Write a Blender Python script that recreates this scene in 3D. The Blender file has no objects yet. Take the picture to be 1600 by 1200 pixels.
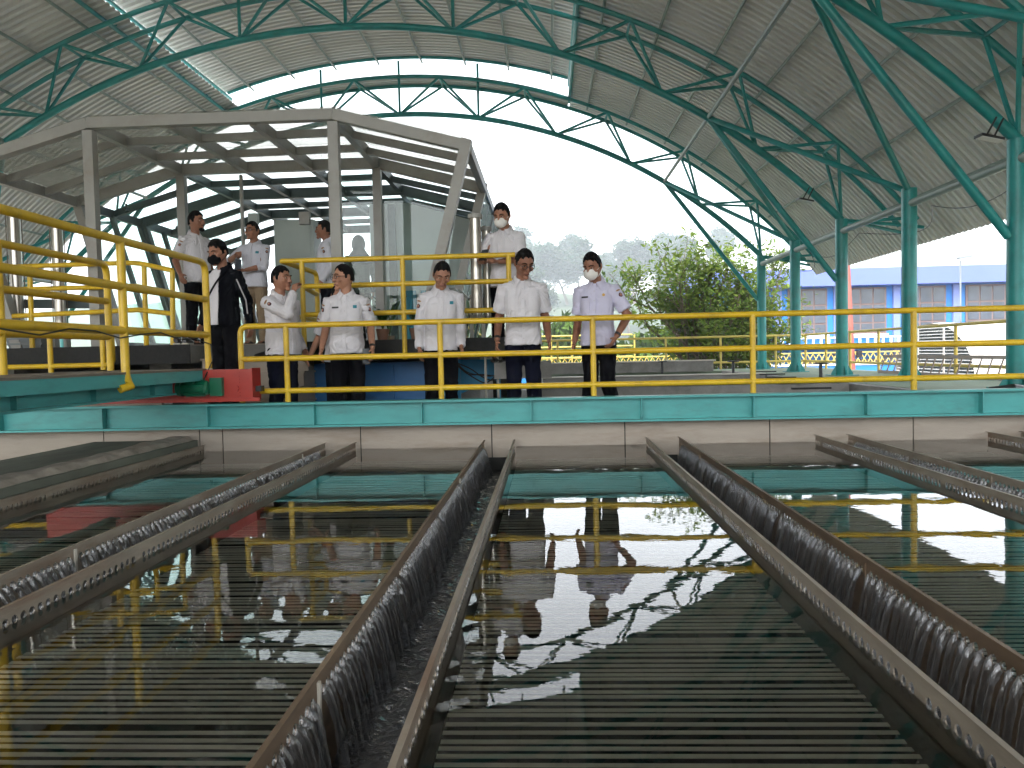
import bpy, bmesh, math, random
import numpy as np
from mathutils import Vector, Matrix, noise
R_ = math.radians
random.seed(7); rng = np.random.default_rng(7)
sc = bpy.context.scene
col = sc.collection

# ------------------------------------------------------------------ camera
cam_d = bpy.data.cameras.new('camera'); cam = bpy.data.objects.new('camera', cam_d); col.objects.link(cam)
cam.matrix_world = (Matrix.Translation((0, 0, 1.01)) @ Matrix.Rotation(R_(2.67), 4, 'Z')
                    @ Matrix.Rotation(R_(90 - 2.28), 4, 'X') @ Matrix.Rotation(R_(-1.26), 4, 'Z'))
cam_d.sensor_width = 36; cam_d.lens = 27.0; cam_d.clip_start = 0.05; cam_d.clip_end = 2000
sc.camera = cam

# ------------------------------------------------------------------ sky, sun, exposure
SUN_EL, SUN_ROT = R_(58), R_(-150)
world = bpy.data.worlds.new('World'); sc.world = world; world.use_nodes = True
wn = world.node_tree; wn.nodes.clear()
sky = wn.nodes.new('ShaderNodeTexSky'); sky.sky_type = 'NISHITA'; sky.sun_disc = False
sky.sun_elevation = SUN_EL; sky.sun_rotation = SUN_ROT; sky.air_density = 1.0; sky.dust_density = 4.0; sky.ozone_density = 1.0
hsv = wn.nodes.new('ShaderNodeHueSaturation'); hsv.inputs['Saturation'].default_value = 0.18
bg = wn.nodes.new('ShaderNodeBackground'); bg.inputs['Strength'].default_value = 0.15
wo = wn.nodes.new('ShaderNodeOutputWorld')
wn.links.new(sky.outputs[0], hsv.inputs['Color']); wn.links.new(hsv.outputs[0], bg.inputs['Color']); wn.links.new(bg.outputs[0], wo.inputs['Surface'])
sun_d = bpy.data.lights.new('sun', 'SUN'); sun_d.energy = 0.55; sun_d.angle = R_(20); sun_d.color = (1.0, 0.96, 0.9)
sun = bpy.data.objects.new('sun', sun_d); col.objects.link(sun)
# direction towards the sun (sky rotation is measured clockwise from +Y)
sd = Vector((math.sin(SUN_ROT) * math.cos(SUN_EL), math.cos(SUN_ROT) * math.cos(SUN_EL), math.sin(SUN_EL)))
sun.rotation_euler = sd.to_track_quat('Z', 'Y').to_euler()
vs = sc.view_settings; vs.view_transform = 'Standard'; vs.look = 'None'; vs.exposure = 2.75; vs.gamma = 1.0; vs.use_curve_mapping = False
sc.render.engine = 'CYCLES'
cy = sc.cycles; cy.use_denoising = True; cy.denoising_prefilter = 'ACCURATE'; cy.max_bounces = 7; cy.diffuse_bounces = 4; cy.glossy_bounces = 4; cy.transmission_bounces = 6
cy.transparent_max_bounces = 24; cy.volume_bounces = 1; cy.caustics_reflective = False; cy.caustics_refractive = False
cy.sample_clamp_indirect = 8.0; cy.use_adaptive_sampling = True; cy.adaptive_threshold = 0.02

# ------------------------------------------------------------------ materials
M = {}
def mat(name, c, rough=0.6, metal=0.0, var=0.12, scale=3.0, bump=0.0, bscale=40.0, dirt=None, dirt_amt=0.0, dscale=1.2, spec=0.5, stretch=(1, 1, 1)):
    m = bpy.data.materials.new(name); m.use_nodes = True; nt = m.node_tree; N = nt.nodes; L = nt.links
    p = N['Principled BSDF']; p.inputs['Roughness'].default_value = rough; p.inputs['Metallic'].default_value = metal
    p.inputs['Specular IOR Level'].default_value = spec
    geo = N.new('ShaderNodeNewGeometry'); mp = N.new('ShaderNodeMapping'); mp.inputs['Scale'].default_value = stretch
    L.new(geo.outputs['Position'], mp.inputs['Vector'])
    n1 = N.new('ShaderNodeTexNoise'); n1.inputs['Scale'].default_value = scale; n1.inputs['Detail'].default_value = 6; n1.inputs['Roughness'].default_value = 0.62
    L.new(mp.outputs[0], n1.inputs['Vector'])
    cr = N.new('ShaderNodeValToRGB'); e = cr.color_ramp.elements
    e[0].position = 0.28; e[1].position = 0.74
    e[0].color = (*[max(0, v * (1 - var)) for v in c], 1); e[1].color = (*[min(1, v * (1 + var)) for v in c], 1)
    L.new(n1.outputs['Fac'], cr.inputs['Fac']); out = cr.outputs['Color']
    if dirt is not None:
        n2 = N.new('ShaderNodeTexNoise'); n2.inputs['Scale'].default_value = dscale; n2.inputs['Detail'].default_value = 9; n2.inputs['Roughness'].default_value = 0.7
        L.new(mp.outputs[0], n2.inputs['Vector'])
        r2 = N.new('ShaderNodeValToRGB'); r2.color_ramp.elements[0].position = 0.5; r2.color_ramp.elements[1].position = 0.72
        r2.color_ramp.elements[0].color = (0, 0, 0, 1); r2.color_ramp.elements[1].color = (dirt_amt,) * 3 + (1,)
        L.new(n2.outputs['Fac'], r2.inputs['Fac'])
        mx = N.new('ShaderNodeMix'); mx.data_type = 'RGBA'; L.new(r2.outputs['Color'], mx.inputs[0]); L.new(out, mx.inputs[6])
        mx.inputs[7].default_value = (*dirt, 1); out = mx.outputs[2]
    L.new(out, p.inputs['Base Color'])
    if bump:
        n3 = N.new('ShaderNodeTexNoise'); n3.inputs['Scale'].default_value = bscale; n3.inputs['Detail'].default_value = 5
        L.new(mp.outputs[0], n3.inputs['Vector'])
        b = N.new('ShaderNodeBump'); b.inputs['Strength'].default_value = bump; b.inputs['Distance'].default_value = 0.02
        L.new(n3.outputs['Fac'], b.inputs['Height']); L.new(b.outputs['Normal'], p.inputs['Normal'])
    M[name] = m
    return m
RUST = (0.16, 0.06, 0.02)
mat('teal_steel', (0.012, 0.235, 0.225), 0.42, var=0.2, dirt=(0.03, 0.06, 0.05), dirt_amt=0.45, dscale=2.0)
mat('teal_beam', (0.06, 0.33, 0.32), 0.45, var=0.12, dirt=(0.05, 0.12, 0.1), dirt_amt=0.5, dscale=1.6, stretch=(1, 1, 3))
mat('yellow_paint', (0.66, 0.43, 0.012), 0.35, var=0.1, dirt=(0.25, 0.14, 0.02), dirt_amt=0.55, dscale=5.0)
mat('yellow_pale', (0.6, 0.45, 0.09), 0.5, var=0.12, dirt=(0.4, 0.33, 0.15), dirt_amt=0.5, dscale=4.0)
mat('roof_sheet', (0.57, 0.57, 0.545), 0.5, metal=0.0, var=0.1, scale=0.8, dirt=(0.38, 0.37, 0.34), dirt_amt=0.5, dscale=0.6, stretch=(0.3, 3, 0.3))
mat('concrete_wall', (0.38, 0.33, 0.275), 0.85, var=0.13, scale=2.5, bump=0.12, dirt=(0.23, 0.17, 0.12), dirt_amt=0.65, dscale=2.2, stretch=(0.45, 1, 2.2))
mat('concrete_grey', (0.27, 0.26, 0.24), 0.9, var=0.22, bump=0.25, dirt=(0.1, 0.1, 0.085), dirt_amt=0.7, dscale=1.8)
mat('concrete_mossy', (0.12, 0.13, 0.1), 0.85, var=0.35, scale=1.6, bump=0.2, dirt=(0.04, 0.05, 0.035), dirt_amt=0.7, dscale=1.3, stretch=(2.2, 0.6, 1))
mat('plaster_rough', (0.34, 0.3, 0.25), 0.9, var=0.35, scale=5, bump=0.5, bscale=22, dirt=(0.1, 0.085, 0.065), dirt_amt=0.8, dscale=3)
mat('green_floor', (0.2, 0.26, 0.18), 0.75, var=0.15, dirt=(0.12, 0.12, 0.09), dirt_amt=0.6, dscale=0.8)
mat('launder_metal', (0.3, 0.255, 0.2), 0.45, metal=0.35, var=0.25, scale=6, dirt=RUST, dirt_amt=0.6, dscale=2.5, stretch=(1, 0.5, 3))
mat('launder_rust', (0.14, 0.095, 0.06), 0.5, metal=0.3, var=0.3, scale=6, dirt=(0.27, 0.2, 0.13), dirt_amt=0.7, dscale=2.0, stretch=(1, 0.5, 3))
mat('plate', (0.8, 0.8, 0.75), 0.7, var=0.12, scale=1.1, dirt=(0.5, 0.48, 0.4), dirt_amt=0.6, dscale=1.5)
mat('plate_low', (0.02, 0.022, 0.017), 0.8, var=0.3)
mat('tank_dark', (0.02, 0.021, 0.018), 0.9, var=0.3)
mat('strip_white', (0.6, 0.56, 0.48), 0.6)
mat('ground', (0.16, 0.15, 0.12), 0.95, var=0.25, scale=0.2)

def water_mat(name, tint, bump_specs, foam=None, base_t=1.0, rough=0.0):
    m = bpy.data.materials.new(name); m.use_nodes = True; nt = m.node_tree; N = nt.nodes; L = nt.links
    N.remove(N['Principled BSDF']); out = N['Material Output']
    geo = N.new('ShaderNodeNewGeometry'); h = None
    for sca, stren, st in bump_specs:
        mp = N.new('ShaderNodeMapping'); mp.inputs['Scale'].default_value = st; L.new(geo.outputs['Position'], mp.inputs['Vector'])
        n = N.new('ShaderNodeTexNoise'); n.inputs['Scale'].default_value = sca; n.inputs['Detail'].default_value = 3.0
        L.new(mp.outputs[0], n.inputs['Vector'])
        b = N.new('ShaderNodeBump'); b.inputs['Strength'].default_value = 1.0; b.inputs['Distance'].default_value = stren
        L.new(n.outputs['Fac'], b.inputs['Height'])
        if h is not None: L.new(h, b.inputs['Normal'])
        h = b.outputs['Normal']
    fr = N.new('ShaderNodeFresnel'); fr.inputs['IOR'].default_value = 1.4
    gl = N.new('ShaderNodeBsdfGlossy'); gl.inputs['Roughness'].default_value = rough; gl.inputs['Color'].default_value = (1, 1, 1, 1)
    if h is not None:
        L.new(h, gl.inputs['Normal']); L.new(h, fr.inputs['Normal'])
    if foam is None:
        under = N.new('ShaderNodeBsdfTransparent'); under.inputs['Color'].default_value = (*tint, 1)
    else:
        under = N.new('ShaderNodeBsdfDiffuse'); under.inputs['Color'].default_value = (*foam, 1)
    mx = N.new('ShaderNodeMixShader'); L.new(fr.outputs[0], mx.inputs[0]); L.new(under.outputs[0], mx.inputs[1]); L.new(gl.outputs[0], mx.inputs[2])
    L.new(mx.outputs[0], out.inputs['Surface']); M[name] = m
    return m
water_mat('water', (0.9, 0.9, 0.88), [(1.5, 0.0015, (1, 1, 1)), (7.0, 0.00032, (1, 1, 1))])
water_mat('launder_water', (0.5, 0.5, 0.5), [(14, 0.03, (1, 1, 1)), (45, 0.012, (1, 1, 1))], foam=(0.055, 0.055, 0.056), rough=0.04)
# falling streams: clear water with a glassy highlight
def stream_mat():
    m = bpy.data.materials.new('stream'); m.use_nodes = True; nt = m.node_tree; N = nt.nodes; L = nt.links
    p = N['Principled BSDF']; p.inputs['Base Color'].default_value = (0.31, 0.305, 0.295, 1); p.inputs['Roughness'].default_value = 0.035; p.inputs['Specular IOR Level'].default_value = 1.0
    tr = N.new('ShaderNodeBsdfTransparent'); tr.inputs['Color'].default_value = (0.8, 0.82, 0.85, 1)
    fr = N.new('ShaderNodeLayerWeight'); fr.inputs['Blend'].default_value = 0.5
    mx = N.new('ShaderNodeMixShader'); 
    geo = N.new('ShaderNodeNewGeometry'); mp = N.new('ShaderNodeMapping'); mp.inputs['Scale'].default_value = (1, 1, 0.16); L.new(geo.outputs['Position'], mp.inputs['Vector'])
    nz = N.new('ShaderNodeTexNoise'); nz.inputs['Scale'].default_value = 150; nz.inputs['Detail'].default_value = 3; L.new(mp.outputs[0], nz.inputs['Vector'])
    mr = N.new('ShaderNodeMapRange'); mr.inputs['From Min'].default_value = 0.38; mr.inputs['From Max'].default_value = 0.66; mr.inputs['To Min'].default_value = 0.12; mr.inputs['To Max'].default_value = 0.95; L.new(nz.outputs['Fac'], mr.inputs['Value'])
    mu = N.new('ShaderNodeMath'); mu.operation = 'MULTIPLY'; L.new(fr.outputs['Facing'], mu.inputs[0]); L.new(mr.outputs[0], mu.inputs[1])
    b = N.new('ShaderNodeBump'); b.inputs['Strength'].default_value = 0.6; b.inputs['Distance'].default_value = 0.006; L.new(nz.outputs['Fac'], b.inputs['Height']); L.new(b.outputs['Normal'], p.inputs['Normal'])
    gl = N.new('ShaderNodeBsdfGlossy'); gl.inputs['Roughness'].default_value = 0.05; L.new(b.outputs['Normal'], gl.inputs['Normal'])
    L.new(mu.outputs[0], mx.inputs[0]); L.new(tr.outputs[0], mx.inputs[1]); L.new(p.outputs[0], mx.inputs[2])
    m2 = N.new('ShaderNodeMixShader'); m2.inputs[0].default_value = 0.1; L.new(mx.outputs[0], m2.inputs[1]); L.new(gl.outputs[0], m2.inputs[2])
    L.new(m2.outputs[0], N['Material Output'].inputs['Surface']); M['stream'] = m
stream_mat()

# ------------------------------------------------------------------ building helpers
ORG = {}
def tag(o, label=None, cat=None, group=None, kind=None):
    if label: o['label'] = label
    if cat: o['category'] = cat
    if group: o['group'] = group
    if kind: o['kind'] = kind
    return o
def thing(name, loc, label, cat, group=None):
    o = bpy.data.objects.new(name, None); col.objects.link(o); o.empty_display_size = 0.1
    o.location = loc; ORG[o] = Vector(loc)
    return tag(o, label, cat, group)
def link(name, me, parent=None, loc=(0, 0, 0), rot=None):
    o = bpy.data.objects.new(name, me); col.objects.link(o); loc = Vector(loc); ORG[o] = loc
    if parent is not None:
        o.parent = parent; o.location = loc - ORG[parent]
    else: o.location = loc
    if rot is not None: o.rotation_euler = rot
    return o
class MB:
    def __init__(s): s.v = []; s.f = []; s.mi = []; s.cur = 0
    def add(s, vs, fs):
        b = len(s.v); s.v.extend([tuple(v) for v in vs]); s.f.extend([tuple(b + i for i in f) for f in fs]); s.mi.extend([s.cur] * len(fs)); return s
    def box(s, lo, hi):
        x0, y0, z0 = lo; x1, y1, z1 = hi
        return s.add([(x0, y0, z0), (x1, y0, z0), (x1, y1, z0), (x0, y1, z0), (x0, y0, z1), (x1, y0, z1), (x1, y1, z1), (x0, y1, z1)],
                     [(0, 3, 2, 1), (4, 5, 6, 7), (0, 1, 5, 4), (1, 2, 6, 5), (2, 3, 7, 6), (3, 0, 4, 7)])
    def bar(s, p0, p1, w, h, up=(0, 0, 1)):
        p0, p1 = Vector(p0), Vector(p1); d = (p1 - p0).normalized(); u = Vector(up)
        if abs(d.dot(u)) > 0.98: u = Vector((0, 1, 0))
        a = d.cross(u).normalized() * (w / 2); b = a.cross(d).normalized() * (h / 2)
        vs = [p + q for p in (p0, p1) for q in (-a - b, a - b, a + b, -a + b)]
        return s.add(vs, [(3, 2, 1, 0), (4, 5, 6, 7), (0, 1, 5, 4), (1, 2, 6, 5), (2, 3, 7, 6), (3, 0, 4, 7)])
    def loft(s, rings, cap=True):
        n = len(rings[0]); b = len(s.v); fs = []
        for r in rings: s.v.extend([tuple(p) for p in r])
        for k in range(len(rings) - 1):
            for i in range(n):
                j = (i + 1) % n; fs.append((b + k * n + i, b + k * n + j, b + (k + 1) * n + j, b + (k + 1) * n + i))
        if cap:
            fs.append(tuple(b + i for i in reversed(range(n)))); fs.append(tuple(b + (len(rings) - 1) * n + i for i in range(n)))
        s.f.extend(fs); s.mi.extend([s.cur] * len(fs)); return s
    def tube(s, pts, r, n=8, cap=True):
        pts = [Vector(p) for p in pts]; rr = r if isinstance(r, (list, tuple)) else [r] * len(pts); rings = []; ref = None
        for i, p in enumerate(pts):
            d = (pts[min(i + 1, len(pts) - 1)] - pts[max(i - 1, 0)]).normalized()
            if ref is None:
                ref = Vector((0, 0, 1)) if abs(d.z) < 0.9 else Vector((0, 1, 0))
            a = d.cross(ref).normalized(); c = a.cross(d).normalized(); ref = c
            rings.append([p + (a * math.cos(t) + c * math.sin(t)) * rr[i] for t in [2 * math.pi * k / n for k in range(n)]])
        return s.loft(rings, cap)
    def lathe(s, prof, base=(0, 0, 0), n=20, cap=True):
        bx, by, bz = base
        return s.loft([[(bx + r * math.cos(2 * math.pi * k / n), by + r * math.sin(2 * math.pi * k / n), bz + z) for k in range(n)] for r, z in prof], cap)
    def prism(s, poly, p0, ax, ay, az, t):
        p0, ax, ay, az = Vector(p0), Vector(ax), Vector(ay), Vector(az); n = len(poly)
        a = [p0 + ax * x + ay * y for x, y in poly]; b = [q + az * t for q in a]
        return s.add(a + b, [tuple(reversed(range(n))), tuple(range(n, 2 * n))] + [(i, (i + 1) % n, n + (i + 1) % n, n + i) for i in range(n)])
    def mesh(s, name, m, org=(0, 0, 0), smooth=False):
        me = bpy.data.meshes.new(name); o = Vector(org)
        me.from_pydata([(v[0] - o.x, v[1] - o.y, v[2] - o.z) for v in s.v], [], s.f)
        for q in (m if isinstance(m, (list, tuple)) else [m]): me.materials.append(M[q])
        if isinstance(m, (list, tuple)): me.polygons.foreach_set('material_index', s.mi)
        if smooth:
            me.polygons.foreach_set('use_smooth', [True] * len(me.polygons))
            try: me.set_sharp_from_angle(angle=R_(40))
            except Exception: pass
        return me
    def build(s, name, m, parent=None, smooth=False, **kw):
        a = np.array(s.v); lo, hi = a.min(0), a.max(0); c = Vector(((lo[0] + hi[0]) / 2, (lo[1] + hi[1]) / 2, lo[2]))
        o = link(name, s.mesh(name, m, c, smooth), parent, c)
        return tag(o, **kw)
def arcpts(c, r, a0, a1, n, f):
    return [f(c, r, a0 + (a1 - a0) * k / n) for k in range(n + 1)]
def bend(pts, rad, n=5):
    """polyline with its inner corners rounded"""
    pts = [Vector(p) for p in pts]; out = [pts[0]]
    for i in range(1, len(pts) - 1):
        a, b, c = pts[i - 1], pts[i], pts[i + 1]; d1 = (a - b).normalized(); d2 = (c - b).normalized()
        r = min(rad, (a - b).length * 0.45, (c - b).length * 0.45); p, q = b + d1 * r, b + d2 * r
        for k in range(n + 1):
            t = k / n; out.append(p * (1 - t) ** 2 + b * 2 * t * (1 - t) + q * t * t)
    out.append(pts[-1]); return out

# ------------------------------------------------------------------ ground and tank
WATER = 0.0; FLOOR = 0.42; YW = 8.3; TANK_R = 5.5; TANK_L = -3.88
tag(MB().add([(-300, -150, -2.7), (300, -150, -2.7), (300, 640, -2.7), (-300, 640, -2.7)], [(0, 1, 2, 3)]).build('ground', 'ground'), kind='structure')
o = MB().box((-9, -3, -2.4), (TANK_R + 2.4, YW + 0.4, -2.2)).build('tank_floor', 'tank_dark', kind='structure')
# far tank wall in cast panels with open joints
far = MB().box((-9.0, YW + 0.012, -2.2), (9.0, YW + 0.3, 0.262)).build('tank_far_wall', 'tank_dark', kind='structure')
xs = [-8.2, -6.55, -4.95, -3.86, -3.6, -2.06, -0.62, 0.82, 2.36, 3.86, 5.3, 6.8, 8.3]
for a, b in zip(xs[:-1], xs[1:]):
    MB().box((a + 0.006, YW, -0.55), (b - 0.006, YW + 0.05, 0.255)).build('wall_panel', 'concrete_wall', far)
o = MB().box((TANK_R, -3, -2.2), (TANK_R + 0.3, YW - 0.02, 0.255)).build('tank_right_wall', 'concrete_grey', kind='structure')
# left wall: mossy ledge with a rough plaster fillet above the water
lw = MB().box((-5.05, -3, -2.2), (TANK_L, YW - 0.006, 0.13)).build('tank_left_wall', 'concrete_mossy', kind='structure')
m = MB(); n = 150; prof = [(-4.25, 0.132), (-4.12, 0.18), (-3.98, 0.17), (-3.9, 0.12), (-3.872, 0.0), (-3.872, -0.4), (-4.25, -0.4)]
rings = []
for k in range(n + 1):
    y = 0.5 + (YW - 0.52) * k / n
    rings.append([(x + (0.035 * noise.noise((y * 3.1, x * 5, 1.7)) if i < 4 else 0), y, z + (0.028 * noise.noise((y * 4.3, x * 7, 9.1)) if 0 < i < 5 else 0)) for i, (x, z) in enumerate(prof)])
m.loft(rings); m.build('plaster_ridge', 'plaster_rough', lw)
MB().box((-9, -3, -2.2), (9, 0.6, 0.3)).build('near_walkway', 'concrete_grey', kind='structure')
# the water sheet of each bay lies between the launder plates
PAIRS = [(-2.448, -2.110), (-0.700, -0.372), (1.042, 1.390), (2.824, 3.165), (4.610, 4.950)]
bays = [(-3.80, -2.448), (-2.110, -0.700), (-0.372, 1.042), (1.390, 2.824), (3.165, 4.610), (4.950, TANK_R)]
for a, b in bays:
    MB().add([(a, 0.6, 0), (b, 0.6, 0), (b, YW, 0), (a, YW, 0)], [(0, 1, 2, 3)]).build('water', 'water', kind='structure')

# ------------------------------------------------------------------ settler plates under the water
PITCH = 0.0435
pm = {}
starts = [3.2, 1.55, 1.55, 1.9, 4.6]
bay_words = ['beside the mossy left wall', 'between the two launders left of centre', 'in the middle bay', 'between the third and fourth launders', 'in the far right bay']
for bi, (a, b) in enumerate(bays[:5]):
    a2, b2 = a + (0.02 if bi == 0 else 0.035), b - 0.035; w = b2 - a2; cx = (a2 + b2) / 2
    t = thing('settler_module', (cx, starts[bi], -0.6), 'submerged rack of pale horizontal settler plates ' + bay_words[bi], 'settler plates')
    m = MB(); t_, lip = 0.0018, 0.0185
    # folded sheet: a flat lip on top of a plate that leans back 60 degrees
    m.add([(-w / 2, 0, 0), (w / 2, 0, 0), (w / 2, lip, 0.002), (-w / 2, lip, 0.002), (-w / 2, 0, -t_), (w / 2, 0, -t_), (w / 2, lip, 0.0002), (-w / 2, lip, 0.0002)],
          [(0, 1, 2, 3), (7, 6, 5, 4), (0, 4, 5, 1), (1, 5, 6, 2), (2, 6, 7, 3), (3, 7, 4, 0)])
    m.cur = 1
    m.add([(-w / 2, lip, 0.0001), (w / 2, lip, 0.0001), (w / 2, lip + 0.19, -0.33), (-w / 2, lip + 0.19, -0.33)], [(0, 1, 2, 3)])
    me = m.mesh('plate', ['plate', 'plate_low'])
    y = starts[bi]; k = 0
    while y < YW - 0.12:
        gap = 0.022 if (k % 17 == 16) else 0.0
        link('plate', me, t, (cx, y + rng.normal(0, 0.0015), -0.128 + rng.normal(0, 0.0018)), (rng.normal(0, 0.012), rng.normal(0, 0.0012), rng.normal(0, 0.0009)))
        y += PITCH + gap; k += 1
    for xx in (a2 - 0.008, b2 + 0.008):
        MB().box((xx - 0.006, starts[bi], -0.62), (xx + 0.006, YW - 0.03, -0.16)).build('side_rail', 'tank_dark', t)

# ------------------------------------------------------------------ launders (perforated troughs)
HS = 0.051
def plate_mesh(y0, y1, x, zt=0.072, zb=-0.32, hz=0.012, hr=0.0175, th=0.005, skip=()):
    """perforated strip in the YZ plane with thickness th"""
    m = MB(); n = int((y1 - y0) / HS); K = 10
    for k in range(n):
        c = y0 + (k + 0.5) * HS; ya, yb = c - HS / 2, c + HS / 2; za, zb2 = hz - 0.03, hz + 0.03
        hole = k % 24 != 23
        for sx in (x - th / 2, x + th / 2):
            flip = sx > x
            if not hole:
                q = [(sx, ya, za), (sx, yb, za), (sx, yb, zb2), (sx, ya, zb2)]; m.add(q, [(0, 1, 2, 3) if flip else (3, 2, 1, 0)]); continue
            circ = [(sx, c + hr * math.cos(t), hz + hr * math.sin(t)) for t in [2 * math.pi * (i + 0.5) / K for i in range(K)]]
            cor = [(sx, yb, zb2), (sx, ya, zb2), (sx, ya, za), (sx, yb, za)]
            fs = []
            def near(i):
                t = 2 * math.pi * (i + 0.5) / K; return 4 + (0 if math.cos(t) > 0 and math.sin(t) > 0 else 1 if math.sin(t) > 0 else 2 if math.cos(t) < 0 else 3)
            vsx = circ + cor
            idx = lambda i: K + (near(i) - 4)
            for i in range(K):
                j = (i + 1) % K
                a, b = idx(i), idx(j)
                f = (i, j, b) if a == b else (i, j, b, a)
                fs.append(tuple(reversed(f)) if flip else f)
            m.add(vsx, fs)
        if hole:
            ci = [[(sx, c + hr * math.cos(t), hz + hr * math.sin(t)) for t in [2 * math.pi * (i + 0.5) / K for i in range(K)]] for sx in (x - th / 2, x + th / 2)]
            m.loft(ci, cap=False)
    ye = y0 + n * HS
    m.box((x - th / 2, y0, zb), (x + th / 2, ye, hz - 0.03)); m.box((x - th / 2, y0, hz + 0.03), (x + th / 2, ye, zt))
    return m
def streams(y0, y1, x, side, seed):
    r = np.random.default_rng(seed); m = MB(); n = int((y1 - y0) / HS)
    for k in range(n):
        if k % 24 == 23: continue
        c = y0 + (k + 0.5) * HS; reach = 0.075 * (0.75 + 0.5 * noise.noise((c * 0.8, seed, 0)) + r.uniform(-0.12, 0.2)); pts = []; rad = []
        yo = 0.0; r0 = r.uniform(0.85, 1.2)
        for i in range(12):
            t = i / 11; yo += r.normal(0, 0.0009)
            pts.append((x + side * (-0.004 + reach * 1.25 * t ** 0.85), c + yo, 0.010 - 0.262 * t * t - 0.004 * t))
            rad.append((0.0175 - 0.0065 * min(1, t * 1.9) + 0.012 * max(0, t - 0.6) + 0.0014 * r.normal()) * r0)
        m.tube(pts, [max(0.004, q) for q in rad], 7, cap=False)
    return m
lnames = ['running from the lower left edge to the far wall', 'with rusty left plate left of the picture centre', 'right of centre with water pouring down its right plate',
          'reaching the far wall below the round columns', 'farthest right, cut off by the edge of the picture']
lst = [2.6, 1.0, 1.0, 3.2, 5.2]
for i, (xa, xb) in enumerate(PAIRS):
    y0 = lst[i]; t = thing('launder', ((xa + xb) / 2, y0, -0.4), 'long perforated metal water trough ' + lnames[i], 'water trough')
    for x, sgn in ((xa, 1), (xb, -1)):
        rust = (i == 1 and sgn == 1) or (i == 2 and sgn == -1)
        mt = 'launder_rust' if rust else 'launder_metal'
        p = plate_mesh(y0, YW - 0.01, x).build('perforated_plate', mt, t)
        MB().box((x - 0.009, y0, 0.0725), (x + 0.009, YW - 0.01, 0.0775)).build('top_lip', mt, p)
        streams(y0, YW - 0.25, x, sgn, 11 * i + int(sgn > 0)).build('falling_water', 'stream', t, smooth=True, kind='stuff')
        yy = y0 + HS * 23.5 + (HS * 24 if sgn < 0 else 0)
        while yy < YW - 0.3:
            MB().box((x + sgn * 0.004, yy - 0.009, -0.2), (x + sgn * 0.012, yy + 0.009, 0.055)).build('stiffener', 'strip_white' if sgn > 0 else mt, p)
            yy += HS * 72
    nx, ny = 12, int((YW - y0) / 0.03); m = MB(); vs = []
    for b in range(ny + 1):
        for a in range(nx + 1):
            x = xa + 0.004 + (xb - xa - 0.008) * a / nx; y = y0 + (YW - 0.02 - y0) * b / ny
            e = abs(a / nx - 0.5) * 2
            vs.append((x, y, -0.25 + 0.018 * noise.noise((x * 13, y * 7, 3.3)) + 0.012 * noise.noise((x * 30, y * 22, 5.1)) * (0.6 + e)))
    m.add(vs, [(b * (nx + 1) + a, b * (nx + 1) + a + 1, (b + 1) * (nx + 1) + a + 1, (b + 1) * (nx + 1) + a) for b in range(ny) for a in range(nx)])
    m.build('launder_water', 'launder_water', t, smooth=True)
    MB().box((xa + 0.01, YW - 0.004, -0.45), (xb - 0.01, YW - 0.002, -0.115)).build('outlet', 'tank_dark', t)
    MB().box((xa + 0.003, y0, -0.34), (xb - 0.003, YW - 0.02, -0.33)).build('trough_floor', 'launder_metal', t)
t = thing('wall_launder', (-3.82, 3.2, -0.4), 'single perforated plate fixed along the mossy concrete ledge on the left', 'water trough')
p = plate_mesh(3.2, YW - 0.01, -3.80, hz=0.008).build('perforated_plate', 'launder_metal', t)
MB().box((-3.809, 3.2, 0.0725), (-3.791, YW - 0.01, 0.0775)).build('top_lip', 'launder_metal', p)

# ------------------------------------------------------------------ teal rail beam
BY = 8.19
t = thing('rail_beam', (0, BY, 0.26), 'long turquoise steel beam lying on the far tank wall below the yellow railing', 'steel beam')
b = MB().box((-9, BY - 0.09, 0.51), (9, BY + 0.09, 0.533)).build('top_flange', 'teal_beam', t)
MB().box((-9, BY - 0.005, 0.286), (9, BY + 0.005, 0.51)).build('web', 'teal_beam', t)
MB().box((-9, BY - 0.09, 0.264), (9, BY + 0.12, 0.286)).build('bottom_flange', 'teal_beam', t)
x = -8.34
while x < 9:
    MB().box((x - 0.005, BY - 0.085, 0.288), (x + 0.005, BY - 0.006, 0.508)).build('stiffener', 'teal_beam', t); x += 1.165
MB().box((-9, BY - 0.03, 0.534), (-4.2, BY + 0.03, 0.56)).build('rail', 'launder_metal', t)

# ------------------------------------------------------------------ floors beyond the tank
F2 = 0.13
tag(MB().box((-9, YW + 0.31, -0.4), (4.898, 9.5, F2)).build('walkway', 'concrete_grey'), kind='structure')
w = MB().box((4.9, YW + 0.31, 0.1), (9.0, 9.5, FLOOR)).build('walkway', 'concrete_grey', kind='structure')
tag(MB().box((4.9, 9.502, 0.1), (7.6, 22.6, FLOOR + 0.004)).build('column_walkway', 'green_floor'), kind='structure')
tag(MB().box((-0.318, 21.0, 0.1), (4.898, 22.6, FLOOR + 0.002)).build('far_walkway', 'green_floor'), kind='structure')
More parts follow.
